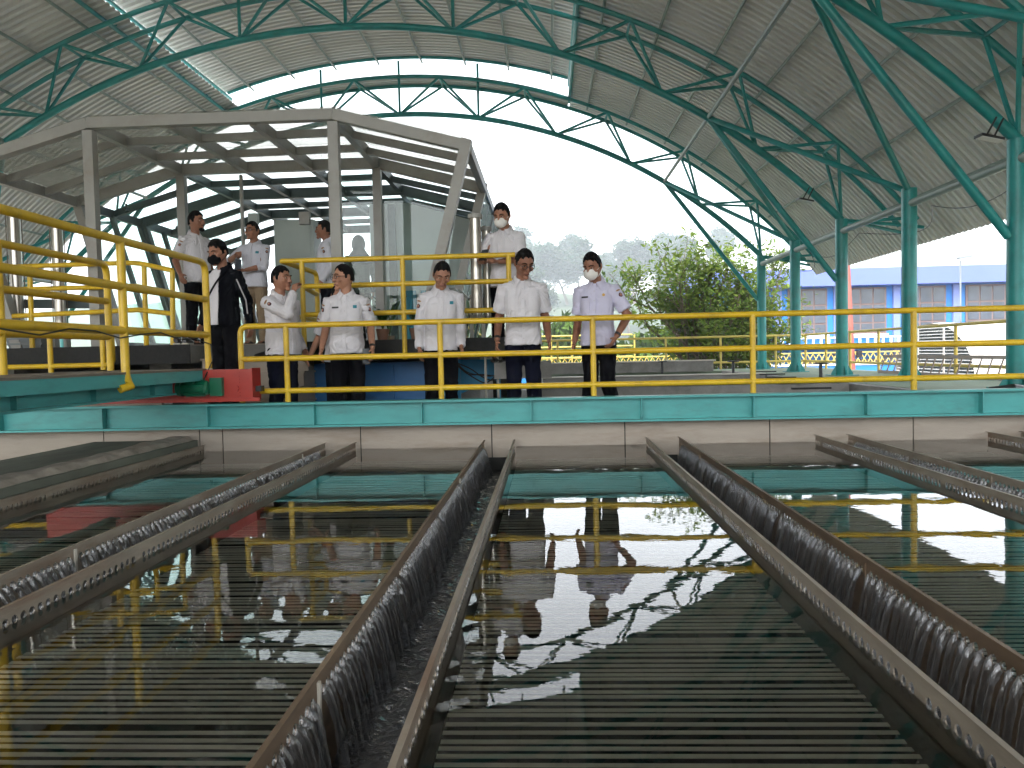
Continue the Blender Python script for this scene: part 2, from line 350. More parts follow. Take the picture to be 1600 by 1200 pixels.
# open filter basins between the two walkways, with pale rims
bt = thing('filter_basin', (2.2, 9.5, -1.5), 'open grey concrete basin with pale rims behind the standing men', 'concrete basin')
MB().box((-0.318, 9.502, -1.5), (4.898, 9.7, FLOOR - 0.004)).build('basin_wall', 'concrete_grey', bt)
MB().box((-0.318, 9.702, -1.5), (-0.1, 20.998, FLOOR)).build('basin_wall', 'concrete_grey', bt)
MB().box((4.7, 9.702, -1.5), (4.898, 20.998, FLOOR)).build('basin_wall', 'concrete_grey', bt)
MB().box((-0.098, 12.2, -1.5), (4.698, 12.45, FLOOR + 0.03)).build('basin_wall', 'concrete_grey', bt)
MB().box((-0.098, 16.8, -1.5), (4.698, 17.05, FLOOR + 0.02)).build('basin_wall', 'concrete_grey', bt)
MB().box((-0.318, 20.6, FLOOR + 0.002), (4.4, 20.9, FLOOR + 0.28)).build('basin_wall', 'concrete_grey', bt)
MB().box((-0.098, 9.702, -0.9), (4.698, 20.998, -0.85)).build('basin_water', 'launder_water', bt)
for y in (12.18, 16.78, 20.58):
    MB().box((-0.3, y - 0.03, (FLOOR + 0.032) if y < 20 else FLOOR + 0.282), (4.69 if y < 20 else 4.45, y + 0.3, (FLOOR + 0.05) if y < 20 else FLOOR + 0.31)).build('rim', 'strip_white', bt)
for i in range(5):
    x = 3.2 + i * 0.38; y = 10.2 + 1.9 * i
    MB().box((x, y, FLOOR + 0.035), (x + 0.5, y + 0.06, FLOOR + 0.06)).build('rod', 'tank_dark', bt)

# ------------------------------------------------------------------ open-sided shed with arched trusses
ACX, ACZ, RB, RT, RS, RJ = -3.95, -6.0, 13.7, 14.6, 14.78, 15.3
COLX = 5.9; COLT = 3.53; CY = [9.95 + 2.87 * k for k in range(-2, 5)]; ARCH = [CY[0], CY[2], CY[4], CY[6]]
JL, JR = -8.8, 0.75
def ap(r, deg, y): return (ACX + r * math.sin(R_(deg)), y, ACZ + r * math.cos(R_(deg)))
def ang(x, r): return math.degrees(math.asin((x - ACX) / r))
shed = thing('open_shed', (ACX, 12, FLOOR), 'open-sided shed with turquoise arched pipe trusses and corrugated vaulted roof', 'shed')
A_COL = ang(COLX, RB)
for y in CY:
    for sgn in (1, -1):
        if sgn < 0 and y < 12: continue
        x = ACX + sgn * (COLX - ACX); r = 0.118
        c = MB().tube([(x, y, FLOOR + 0.02), (x, y, COLT)], r, 20).build('column', 'teal_steel', shed, smooth=True)
        if sgn > 0 and y > 8:
            MB().box((x - 0.24, y - 0.24, FLOOR + 0.006), (x + 0.24, y + 0.24, FLOOR + 0.02)).build('base_plate', 'teal_steel', c)
            for k in range(4):
                d = Vector((math.cos(k * math.pi / 2), math.sin(k * math.pi / 2), 0)); nrm = Vector((-d.y, d.x, 0))
                MB().prism([(r - 0.005, 0), (r + 0.1, 0), (r + 0.1, 0.03), (r - 0.002, 0.2)], (x, y, FLOOR + 0.021), d, (0, 0, 1), nrm, 0.012).build('gusset', 'teal_steel', c)
for y in ARCH:
    tr = MB().tube([ap(RB, -A_COL + 2 * A_COL * k / 56, y) for k in range(57)], 0.072, 12).build('bottom_chord', 'teal_steel', shed, smooth=True)
    for dy in (-0.38, 0.38):
        MB().tube([ap(RT, -49.8 + 99.6 * k / 64, y + dy) for k in range(65)], 0.05, 8).build('top_chord', 'teal_steel', tr, smooth=True)
    st = A_COL / 5
    for k in range(-5, 6):
        if y < 5 and k < 2: continue
        b = ap(RB, k * st, y)
        for dk in (-0.5, 0.5):
            if abs(k + dk) > 5.3: dk2 = dk * 1.05
            for dy in (-0.38, 0.38):
                MB().tube([b, ap(RT, (k + dk) * st, y + dy)], 0.034, 6).build('web_member', 'teal_steel', tr)
    for k in range(-5, 5):
        if y < 5 and k < 2: continue
        MB().tube([ap(RT, (k + 0.5) * st, y - 0.38), ap(RT, (k + 0.5) * st, y + 0.38)], 0.03, 6).build('web_member', 'teal_steel', tr)
    for sgn in (1, -1):
        x = ACX + sgn * (COLX - ACX)
        for dy in (-0.38, 0.38):
            MB().tube([(x, y, COLT - 0.06), ap(RT, sgn * 49.6, y + dy)], 0.034, 6).build('web_member', 'teal_steel', tr)
    # knee braces and struts to the columns between the arches
    for sgn in (1, -1):
        kn = ap(RB, sgn * 31.95, y); x = ACX + sgn * (COLX - ACX)
        if sgn > 0 or y > 12:
            MB().tube([kn, (x - sgn * 0.1, y, 2.33)], 0.058, 10).build('knee_brace', 'teal_steel', shed, smooth=True)
            for yy in (y - 2.87, y + 2.87):
                if CY[0] - 0.1 < yy < CY[-1] + 0.1 and (sgn > 0 or yy > 12):
                    MB().tube([kn, (x, yy, COLT - 0.05)], 0.05, 10).build('strut', 'teal_steel', shed, smooth=True)
mat('pipe_grey', (0.2, 0.25, 0.22), 0.5, var=0.15)
for sgn in (1, -1):
    k0 = ap(RB, sgn * 31.95, 4.2)
    MB().tube([(k0[0], 4.2, k0[2]), (k0[0], CY[-1], k0[2])], 0.042, 8).build('tie_pipe', 'pipe_grey', shed, smooth=True)
    x = ACX + sgn * (COLX - ACX)
    MB().tube([(x, 4.2, 3.27), (x, CY[-1] + 0.1, 3.3)], 0.062, 10).build('eave_pipe', 'pipe_grey', shed, smooth=True)
# purlins
dk = A_COL / 10
for k in range(-12, 13):
    a = (k + 0.5) * dk; x = ap(RS, a, 0)[0]
    if abs(a) > 51: continue
    jack = JL < x < JR; r = (RJ if jack else RS) - 0.075; y1 = 21.75
    MB().tube([ap(r, a, 0.5), ap(r, a, y1)], 0.032, 6).build('purlin', 'pipe_grey', shed)
# jack-roof posts, arcs and side trusses
aL, aR = ang(JL, RJ), ang(JR, RJ)
for y in ARCH[1:]:
    MB().tube([ap(RJ - 0.05, aL + (aR - aL) * k / 24, y) for k in range(25)], 0.045, 8).build('jack_arc', 'teal_steel', shed, smooth=True)
    for k in (-1, 0, 1):
        b = ap(RB, k * A_COL / 5, y); MB().tube([b, (b[0], y, ACZ + math.sqrt((RJ - 0.14) ** 2 - (b[0] - ACX) ** 2))], 0.036, 8).build('jack_post', 'teal_steel', shed)
for X in (JL, JR):
    zt = ACZ + math.sqrt((RJ - 0.12) ** 2 - (X - ACX) ** 2); zb = ACZ + math.sqrt((RS - 0.05) ** 2 - (X - ACX) ** 2)
    if X == JR: zt -= 0.02
    tr = MB().tube([(X, 2, zt), (X, 21.7, zt)], 0.045, 8).build('side_chord', 'teal_steel', shed, smooth=True)
    MB().tube([(X, 2, zb), (X, 21.7, zb)], 0.045, 8).build('side_chord', 'teal_steel', shed, smooth=True)
    n = 26
    for k in range(n):
        ya = 2.2 + 0.75 * k; up = k % 2
        MB().tube([(X, ya, zt if up else zb), (X, ya + 0.75, zb if up else zt)], 0.022, 6).build('lacing', 'teal_steel', tr)
def sheet(name, r, a0, a1, y0, y1, na=36, pitch=0.185, dep=0.052):
    ys = []; k = 0; y = y0
    while y < y1:
        ys += [(y, 0), (y + pitch * 0.42, 0), (y + pitch * 0.55, dep), (y + pitch * 0.87, dep)]; y += pitch
    A = [a0 + (a1 - a0) * i / na for i in range(na + 1)]
    vs = [ap(r + h, a, yy) for yy, h in ys for a in A]; n = na + 1
    fs = [(j * n + i, j * n + i + 1, (j + 1) * n + i + 1, (j + 1) * n + i) for j in range(len(ys) - 1) for i in range(na)]
    return MB().add(vs, fs).build(name, 'roof_sheet', shed)
sheet('roof_sheet', RS, ang(JR + 0.02, RS), 52.2, -8, 22.5)
sheet('roof_sheet', RS, -52.2, ang(JL + 0.3, RS), -8, 22.5)
sheet('jack_roof_sheet', RJ, aL - 0.3, aR + 0.3, -8, 21.45)
sheet('roof_sheet', RT + 0.06, ang(JL, RS), ang(JR, RS), 21.1, 21.9)
mat('black_plastic', (0.015, 0.015, 0.016), 0.4, var=0.1)
mat('lamp_face', (0.6, 0.6, 0.58), 0.25)
for (x, y, z, wd) in ((5.45, 9.75, 3.74, 'near the thick corner column'), (5.0, 15.1, 4.05, 'under the middle truss above the column row')):
    t = thing('floodlight', (x, y, z - 0.25), 'small black floodlight hanging ' + wd, 'floodlight', None)
    MB().bar((x - 0.14, y, z - 0.2), (x + 0.14, y + 0.02, z - 0.26), 0.16, 0.035).build('housing', 'black_plastic', t)
    MB().bar((x - 0.13, y - 0.01, z - 0.223), (x + 0.13, y, z - 0.279), 0.14, 0.008).build('lamp_face', 'lamp_face', t)
    MB().tube([(x - 0.04, y, z - 0.2), (x + 0.08, y, z + 0.02)], 0.012, 6).build('bracket', 'black_plastic', t)
    MB().tube([(x + 0.06, y, z - 0.2), (x + 0.16, y, z)], 0.012, 6).build('bracket', 'black_plastic', t)
# drooping cables under the right eave
for k, (ya, yb, sag) in enumerate(((9.95, 12.82, 0.25), (12.82, 15.69, 0.2), (15.69, 18.56, 0.28), (18.56, 21.43, 0.3))):
    MB().tube([(COLX + 0.35 + 0.5 * math.sin(math.pi * i / 12) * (k % 2), ya + (yb - ya) * i / 12, 3.25 - sag * math.sin(math.pi * i / 12)) for i in range(13)], 0.008, 5).build(
        'cable', 'black_plastic', label='thin black cable sagging below the eave ' + ['at the nearest column bay', 'in the second column bay', 'in the third column bay', 'in the farthest column bay'][k], cat='cable', group='eave cables')

# ------------------------------------------------------------------ railings
def railing(name, label, runs, posts, parent=None, m='yellow_paint', r=0.031, group=None, base=None):
    """runs: polylines (already bent); posts: (top, bottom) pairs"""
    b = base or posts[0][1]
    t = thing(name, b, label, 'railing', group)
    for p in runs: MB().tube(p, r, 12).build('rail', m, t, smooth=True)
    for p in posts: MB().tube(p if len(p) > 2 else [p[0], p[1]], r, 12).build('post', m, t, smooth=True)
    return t
RY = 8.30
rz = [1.37, 1.01, 0.655]
runs = [bend([(-3.36, RY, 0.92), (-3.36, RY, rz[0]), (9.0, RY, rz[0])], 0.09)] + [[(-3.36, RY, z), (9.0, RY, z)] for z in rz[1:]]
railing('front_railing', 'bright yellow three-rail pipe railing along the turquoise beam in front of the men', runs,
        [((x, RY, rz[0]), (x, RY, 0.534)) for x in (-2.852, -1.157, 0.494, 2.189, 3.865, 5.55, 7.2)] + [((-3.36, RY, 0.92), (-3.36, RY, 0.534))])
PY = 9.24; PF = 1.21
runs = [bend([(-3.2, PY + 1.0, 1.88), (-3.2, PY + 1.0, 2.19), (-3.2, PY, 2.19)], 0.08)[:0] or [(-3.2, PY, 2.19), (-0.36, PY, 2.19)], [(-2.95, PY, 1.878), (-0.36, PY, 1.878)], [(-2.95, PY, 1.535), (-0.36, PY, 1.535)],
        bend([(-3.2, PY, 2.19), (-3.0, PY + 0.75, 2.12), (-3.0, PY + 0.75, 1.25)], 0.07), [(-3.13, PY, 1.535), (-3.0, PY + 0.75, 1.5)], [(-3.0, PY + 0.75, 1.84), (-2.95, PY, 1.878)]]
railing('platform_railing', 'yellow pipe railing along the front edge of the raised platform behind the men', runs,
        [((x, PY, 2.19), (x, PY, 0.97)) for x in (-2.95, -1.72, -0.44)])
runs = [bend([(-6.85, 9.6, 2.26), (-5.2, 9.6, 2.27), (-4.66, 9.45, 2.14), ], 0.15), [(-6.85, 9.6, 1.97), (-5.2, 9.6, 1.97), (-4.66, 9.45, 1.86)], [(-6.85, 9.6, 1.63), (-5.2, 9.6, 1.67), (-4.68, 9.45, 1.6)]]
railing('platform_railing', 'yellow pipe railing beside the glass cabin at the head of the stairs', runs,
        [[Vector(p) for p in ((-5.1, 9.6, 2.26), (-5.1, 9.58, 1.2), (-5.14, 9.5, 1.1), (-5.24, 9.42, 1.05))], ((-4.66, 9.45, 2.14), (-4.69, 9.45, 1.21)), [Vector(p) for p in ((-6.6, 9.6, 2.26), (-6.6, 9.58, 1.2), (-6.57, 9.5, 1.12), (-6.5, 9.44, 1.1))]])
runs = [bend([(-7.2, 9.15, 1.365), (-5.3, 9.15, 1.365), (-5.3, 9.15, 0.98), (-7.2, 9.15, 0.975)], 0.07)]
railing('walkway_railing', 'low yellow rail frame behind the travelling bridge at the far left', runs, [((-6.08, 9.15, 1.365), (-6.08, 9.15, 0.9)), ((-5.42, 9.15, 1.365), (-5.42, 9.15, 0.92))])
# far and right-hand railings, in a paler yellow than the front ones
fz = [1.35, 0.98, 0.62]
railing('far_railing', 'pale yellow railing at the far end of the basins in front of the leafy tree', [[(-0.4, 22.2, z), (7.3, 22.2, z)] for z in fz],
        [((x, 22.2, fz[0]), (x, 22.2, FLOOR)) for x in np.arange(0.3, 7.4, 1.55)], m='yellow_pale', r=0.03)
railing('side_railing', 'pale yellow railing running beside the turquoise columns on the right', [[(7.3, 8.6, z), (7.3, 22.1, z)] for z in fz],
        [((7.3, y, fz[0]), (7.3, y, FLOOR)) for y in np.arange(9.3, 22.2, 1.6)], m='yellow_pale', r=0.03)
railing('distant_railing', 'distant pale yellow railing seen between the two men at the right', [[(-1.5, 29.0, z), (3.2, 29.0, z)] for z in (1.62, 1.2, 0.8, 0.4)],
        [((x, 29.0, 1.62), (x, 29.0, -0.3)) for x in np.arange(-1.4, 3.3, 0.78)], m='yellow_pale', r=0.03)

# ------------------------------------------------------------------ travelling bridge with red end carriage
mat('red_paint', (0.42, 0.035, 0.022), 0.42, var=0.16, dirt=(0.14, 0.02, 0.015), dirt_amt=0.5, dscale=3)
mat('green_motor', (0.005, 0.13, 0.065), 0.38, var=0.15)
mat('steel_plate', (0.17, 0.14, 0.11), 0.6, var=0.25)
mat('blue_paint', (0.01, 0.13, 0.34), 0.5, var=0.12, dirt=(0.01, 0.06, 0.14), dirt_amt=0.4)
BX0, BX1, BZ = -4.86, -3.68, 0.92
br = thing('travelling_bridge', (-4.3, 5, 0.56), 'turquoise travelling bridge with steel deck and red end carriage on the left', 'gantry bridge')
MB().box((BX0, -2, BZ - 0.02), (BX1, 8.14, BZ)).build('deck', 'steel_plate', br)
for x in (BX0 + 0.03, BX1 - 0.03):
    MB().box((x - 0.025, -2, BZ - 0.13), (x + 0.025, 8.05, BZ - 0.021)).build('edge_channel', 'teal_beam', br)
for x in (BX0 + 0.2, BX1 - 0.3):
    g = MB().box((x - 0.06, -2, BZ - 0.27), (x + 0.06, 7.96, BZ - 0.25)); g.box((x - 0.006, -2, BZ - 0.25), (x + 0.006, 7.96, BZ - 0.135)); g.build('girder', 'teal_beam', br)
    for yy in np.arange(0.5, 7.9, 1.0): MB().box((x - 0.055, yy - 0.004, BZ - 0.249), (x + 0.055, yy + 0.004, BZ - 0.136)).build('stiffener', 'teal_beam', br)
c = MB().box((-5.5, 8.085, 0.575), (-3.17, 8.3, 0.905)).build('end_carriage', 'red_paint', br)
MB().box((-3.17, 8.07, 0.57), (-3.155, 8.315, 0.915)).build('end_plate', 'red_paint', c)
MB().box((-5.4, 8.06, 0.56), (-3.08, 8.083, 0.6)).build('skirt', 'red_paint', c)
MB().box((-3.153, 8.15, 0.66), (-3.09, 8.24, 0.72)).build('buffer', 'black_plastic', c)
MB().tube([(-3.34, 8.084, 0.7), (-3.34, 8.07, 0.7)], 0.035, 14).build('cover_disc', 'red_paint', c)
for x in (-3.32, -5.1):
    MB().tube([(x, 8.15, 0.62), (x, 8.23, 0.62)], 0.06, 16).build('wheel', 'steel_plate', c)
for k in range(8):
    MB().tube([(-3.3 + 0.045 * (k % 2) * 0, 8.084, 0.62 + 0.035 * k), (-3.3, 8.076, 0.62 + 0.035 * k)], 0.005, 6).build('rivet', 'red_paint', c)
mo = thing('gear_motor', (-3.72, 8.0, 0.6), 'green finned gear motor mounted on the red end carriage', 'motor')
m = MB(); mx, my, mz = -3.74, 8.0, 0.715
MB().box((-3.6, 8.02, 0.625), (-3.47, 8.082, 0.82)).build('mounting_flange', 'green_motor', mo)
body = MB().tube([(-3.6, my, mz), (-3.62, my, mz), (-3.86, my, mz), (-3.88, my, mz)], [0.06, 0.078, 0.078, 0.07], 20).build('motor_body', 'green_motor', mo, smooth=True)
for k in range(12):
    a = 2 * math.pi * k / 12; d = Vector((0, math.cos(a), math.sin(a)))
    MB().bar(Vector((-3.64, my, mz)) + d * 0.083, Vector((-3.85, my, mz)) + d * 0.083, 0.006, 0.012, up=d).build('cooling_fin', 'green_motor', body)
MB().tube([(-3.882, my, mz), (-3.93, my, mz), (-3.945, my, mz)], [0.088, 0.084, 0.06], 20).build('fan_cover', 'green_motor', mo, smooth=True)
MB().box((-3.8, my - 0.11, mz + 0.05), (-3.72, my - 0.06, mz + 0.11)).build('terminal_box', 'green_motor', mo)
for xr, wd, y0 in ((BX1 - 0.02, 'nearer', 3.2), (BX0 + 0.1, 'farther', 3.2)):
    ye = 8.24 if xr > -4 else 8.17; zz = [2.07, 1.67, 1.285]
    runs = [bend([(xr, y0, zz[0]), (xr, ye, zz[0]), (xr, ye, BZ + (0.0 if xr > -4 else 0))], 0.12)] + [[(xr, y0, z), (xr, ye, z)] for z in zz[1:]]
    ps = []
    for yy in (ye - 1.66, ye - 3.32):
        if xr > -4: ps.append([Vector(p) for p in ((xr, yy, zz[0]), (xr, yy, 0.9), (xr + 0.02, yy - 0.01, 0.84), (xr + 0.06, yy - 0.03, 0.8), (xr + 0.01, yy - 0.12, 0.775))][:5])
        else: ps.append(((xr, yy, zz[0]), (xr, yy, BZ)))
    railing('bridge_railing', 'thick yellow pipe railing on the %s side of the travelling bridge' % wd, runs, ps, base=(xr, y0, BZ), r=0.036)
MB().tube([(BX1 + 0.015, 3.3 + 0.35 * i, 1.27 - 0.02 + 0.035 * math.sin(i * 1.9)) for i in range(14)] + [(BX1 + 0.03, 8.2, 1.18), (BX1 + 0.05, 8.18, 1.0), (-3.66, 8.02, 0.8)], 0.007, 5).build(
    'motor_cable', 'black_plastic', label='thin dark cable strung along the lower rail of the travelling bridge to the motor', cat='cable')

# ------------------------------------------------------------------ raised platform, stairs, glass cabin
mat('granite_black', (0.015, 0.015, 0.014), 0.6, var=0.5, scale=30, spec=0.2)
mat('tile_beige', (0.42, 0.35, 0.28), 0.55, var=0.12, dirt=(0.25, 0.2, 0.15), dirt_amt=0.5)
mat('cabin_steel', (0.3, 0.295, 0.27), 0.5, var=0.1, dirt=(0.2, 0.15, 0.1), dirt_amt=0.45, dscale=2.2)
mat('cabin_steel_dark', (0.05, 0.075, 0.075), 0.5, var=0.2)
mat('cabin_wall', (0.5, 0.52, 0.52), 0.6, var=0.05)
mat('cabin_blue', (0.05, 0.3, 0.45), 0.5, var=0.15)
mat('panel_grey', (0.36, 0.4, 0.37), 0.45, var=0.06)
mat('stainless', (0.55, 0.52, 0.46), 0.28, metal=0.75, var=0.1)
mat('grey_box', (0.2, 0.215, 0.2), 0.5, var=0.1)
mat('floor_tile', (0.42, 0.41, 0.38), 0.4, var=0.1)
def glass_mat(name, tint, trans=0.0, dirt=(0.5, 0.5, 0.46), ior=1.45):
    m = bpy.data.materials.new(name); m.use_nodes = True; nt = m.node_tree; N = nt.nodes; L = nt.links
    N.remove(N['Principled BSDF'])
    tr = N.new('ShaderNodeBsdfTransparent'); tr.inputs['Color'].default_value = (*tint, 1)
    tl = N.new('ShaderNodeBsdfTranslucent'); tl.inputs['Color'].default_value = (*dirt, 1)
    n = N.new('ShaderNodeTexNoise'); n.inputs['Scale'].default_value = 1.3; n.inputs['Detail'].default_value = 7; n.inputs['Roughness'].default_value = 0.7
    geo = N.new('ShaderNodeNewGeometry'); L.new(geo.outputs['Position'], n.inputs['Vector'])
    mr = N.new('ShaderNodeMapRange'); mr.inputs['From Min'].default_value = 0.3; mr.inputs['From Max'].default_value = 0.75
    mr.inputs['To Min'].default_value = trans * 0.6; mr.inputs['To Max'].default_value = min(1, trans * 1.4 + 0.02); L.new(n.outputs['Fac'], mr.inputs['Value'])
    m1 = N.new('ShaderNodeMixShader'); L.new(mr.outputs[0], m1.inputs[0]); L.new(tr.outputs[0], m1.inputs[1]); L.new(tl.outputs[0], m1.inputs[2])
    gl = N.new('ShaderNodeBsdfGlossy'); gl.inputs['Roughness'].default_value = 0.02
    lw0 = N.new('ShaderNodeLayerWeight'); lw0.inputs['Blend'].default_value = 0.5
    pw = N.new('ShaderNodeMath'); pw.operation = 'POWER'; pw.inputs[1].default_value = 4.0; L.new(lw0.outputs['Facing'], pw.inputs[0])
    fr = N.new('ShaderNodeMath'); fr.operation = 'MULTIPLY_ADD'; fr.inputs[1].default_value = (ior - 1) * 1.1; fr.inputs[2].default_value = (ior - 1) * 0.12; L.new(pw.outputs[0], fr.inputs[0])
    m2 = N.new('ShaderNodeMixShader'); L.new(fr.outputs[0], m2.inputs[0]); L.new(m1.outputs[0], m2.inputs[1]); L.new(gl.outputs[0], m2.inputs[2])
    L.new(m2.outputs[0], N['Material Output'].inputs['Surface']); M[name] = m
glass_mat('glass_green', (0.9, 0.97, 0.95), 0.008, ior=1.25)
glass_mat('roof_pane', (0.95, 0.98, 0.97), 0.08, ior=1.12)
glass_mat('canopy_pane', (0.86, 0.86, 0.83), 0.3, dirt=(0.7, 0.68, 0.63), ior=1.12)

pl = MB().box((-8.2, 9.8, 0.985), (-0.66, 19.2, PF - 0.012)).build('platform', 'concrete_grey', kind='structure')
for xa, xb in ((-8.2, -4.4), (-2.98, -0.33)):
    MB().box((xa, 9.3, 0.985), (xb, 9.42 if xb > -1 else 9.798, PF - 0.012)).build('platform_edge', 'concrete_grey', pl)
    MB().box((xa, 9.285, 0.975), (xb + (0.01 if xb > -1 else 0), 9.2995, PF)).build('edge_slab', 'granite_black', pl)
    MB().box((xa, 9.3, PF - 0.011), (xb, 9.42 if xb > -1 else 9.798, PF)).build('floor_finish', 'tile_beige', pl)
MB().box((-2.98, 9.421, 0.985), (-0.66, 9.798, PF - 0.001)).build('platform_edge', 'concrete_grey', pl)
MB().box((-8.2, 9.8, PF - 0.011), (-0.66, 12.0, PF)).build('floor_finish', 'tile_beige', pl)
MB().box((-0.655, 9.422, 0.7), (0.05, 10.6, 0.9)).build('landing', 'concrete_grey', pl)
MB().box((-7.0, 12.002, PF - 0.011), (-1.6, 19.0, PF + 0.002)).build('floor_finish', 'floor_tile', pl)
for x in (-7.6, -5.4, -1.2):
    MB().box((x, 10.2, FLOOR - 0.3), (x + 0.3, 18.8, 0.984)).build('pier', 'concrete_grey', pl)
MB().box((-8.2, 12.6, -0.3), (-0.66, 12.8, 0.984)).build('back_wall', 'tank_dark', pl)
tag(MB().box((-9, 9.502, -0.4), (-0.32, 19.2, F2 - 0.004)).build('undercroft_floor', 'concrete_grey'), kind='structure')
stp = thing('stairs', (-3.7, 8.7, F2), 'short flight of beige tiled steps up to the raised platform', 'stairs')
for k in range(5):
    z = F2 + 0.18 * (k + 1); y = 8.75 + 0.2 * k
    MB().box((-4.37, y, F2 + 0.002 if k == 0 else z - 0.18), (-3.01, 9.795, z - 0.026)).build('riser', 'tile_beige', stp)
    MB().box((-4.39, y - 0.018, z - 0.025), (-2.99, 9.795, z - 0.001)).build('tread', 'tile_beige', stp)

Y1, Y2, Y3 = 9.72, 12.2, 18.4
P = [(-7.55, 3.60), (-5.81, 4.07), (-2.64, 4.07), (-0.95, 3.62)]; FL, FR = (-6.86, PF), (-1.60, PF)
cab = thing('glass_cabin', (-4.22, 9.7, PF), 'glass control cabin with folded roof and open steel canopy on the platform', 'cabin')
def pz(x):
    for (xa, za), (xb, zb) in zip(P[:-1], P[1:]):
        if xa - 1e-6 <= x <= xb + 1e-6: return za + (zb - za) * (x - xa) / (xb - xa)
def portal(y, m, w=0.1, h=0.18, posts=True, legs=True):
    for (a, b) in zip(P[:-1], P[1:]):
        MB().bar((a[0], y, a[1]), (b[0], y, b[1]), w, h).build('portal_beam', m, cab)
    if posts:
        for x in (P[1][0], P[2][0]): MB().box((x - 0.065, y - 0.06, PF), (x + 0.065, y + 0.058, 3.978)).build('post', m, cab)
    if legs:
        for a, f in ((P[0], FL), (P[3], FR)): MB().bar((a[0], y, a[1] + 0.08), (f[0], y, f[1]), 0.13, 0.14, up=(0, 1, 0)).build('leaning_leg', m, cab)
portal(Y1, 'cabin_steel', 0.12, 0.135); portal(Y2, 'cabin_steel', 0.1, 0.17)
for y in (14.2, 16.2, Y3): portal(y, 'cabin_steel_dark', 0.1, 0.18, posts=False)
XR = [P[0][0], P[1][0], -4.75, -3.7, P[2][0], P[3][0]]
for x in XR:
    m = 'cabin_steel'
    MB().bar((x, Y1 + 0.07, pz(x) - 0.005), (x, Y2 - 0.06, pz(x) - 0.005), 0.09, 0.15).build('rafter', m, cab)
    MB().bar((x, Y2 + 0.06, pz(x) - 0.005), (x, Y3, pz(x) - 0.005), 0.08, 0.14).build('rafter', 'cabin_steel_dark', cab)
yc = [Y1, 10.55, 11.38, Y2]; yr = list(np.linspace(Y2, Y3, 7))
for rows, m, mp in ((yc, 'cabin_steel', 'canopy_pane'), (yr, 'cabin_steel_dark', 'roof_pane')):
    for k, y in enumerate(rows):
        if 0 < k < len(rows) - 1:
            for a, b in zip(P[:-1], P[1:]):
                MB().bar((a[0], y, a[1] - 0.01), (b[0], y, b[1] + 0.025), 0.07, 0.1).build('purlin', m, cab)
        if k < len(rows) - 1:
            for xa, xb in zip(XR[:-1], XR[1:]):
                ya, yb = y + 0.002, rows[k + 1] - 0.002; za, zb = pz(xa) + 0.1, pz(xb) + 0.1; xa2, xb2 = xa + 0.002, xb - 0.002
                MB().add([(xa2, ya, za), (xb2, ya, zb), (xb2, yb, zb), (xa2, yb, za), (xa2, ya, za + 0.008), (xb2, ya, zb + 0.008), (xb2, yb, zb + 0.008), (xa2, yb, za + 0.008)],
                         [(3, 2, 1, 0), (4, 5, 6, 7), (0, 1, 5, 4), (1, 2, 6, 5), (2, 3, 7, 6), (3, 0, 4, 7)]).build('roof_pane', mp, cab)
# leaning side walls: mullions, mid rail, panes
for (e, f) in ((P[0], FL), (P[3], FR)):
    sgn = -1 if e[0] < -4 else 1
    def wp(t, y, off=0.0): return (e[0] + (f[0] - e[0]) * t + sgn * off, y, e[1] + (f[1] - e[1]) * t)
    ys = [Y2 + 0.07 + 0.9 * k for k in range(7)]
    for y in ys[1:]: MB().bar(wp(0.02, y), wp(1, y), 0.07, 0.08, up=(0, 1, 0)).build('mullion', 'cabin_steel_dark', cab)
    for t in (0.0, 0.55, 0.97): MB().bar(wp(t, Y2), wp(t, Y3), 0.07, 0.09).build('side_rail', 'cabin_steel_dark', cab)
    for ya, yb in zip(ys[:-1], ys[1:]):
        for ta, tb in ((0.03, 0.54), (0.56, 0.96)):
            q = [wp(ta, ya + 0.04, 0.03), wp(ta, yb - 0.04, 0.03), wp(tb, yb - 0.04, 0.03), wp(tb, ya + 0.04, 0.03)]
            q2 = [(x + sgn * 0.008, y, z) for x, y, z in q]
            MB().add(q + q2, [(0, 1, 2, 3), (7, 6, 5, 4), (0, 4, 5, 1), (1, 5, 6, 2), (2, 6, 7, 3), (3, 7, 4, 0)]).build('wall_pane', 'glass_green', cab)
# glass front under the second portal, with an open doorway left of the middle post
for xa, xb in ((-6.7, -5.9), (-5.72, -4.86), (-3.42, -2.73), (-2.55, -1.72)):
    for za, zb in ((PF + 0.03, 3.55 if (xa < -6 or xb > -2) else 3.96),):
        q = [(xa, Y2 + 0.05, za), (xb, Y2 + 0.05, za), (xb + (0.35 if xb > -2 else 0), Y2 + 0.05, zb), (xa - (0.35 if xa < -6 else 0), Y2 + 0.05, zb)]
        MB().add(q + [(x, y + 0.01, z) for x, y, z in q], [(0, 1, 2, 3), (7, 6, 5, 4), (0, 4, 5, 1), (1, 5, 6, 2), (2, 6, 7, 3), (3, 7, 4, 0)]).build('front_pane', 'glass_green', cab)
for x in (-4.86, -3.42): MB().box((x - 0.02, Y2 + 0.03, PF), (x + 0.02, Y2 + 0.09, 3.97)).build('door_jamb', 'cabin_steel', cab)
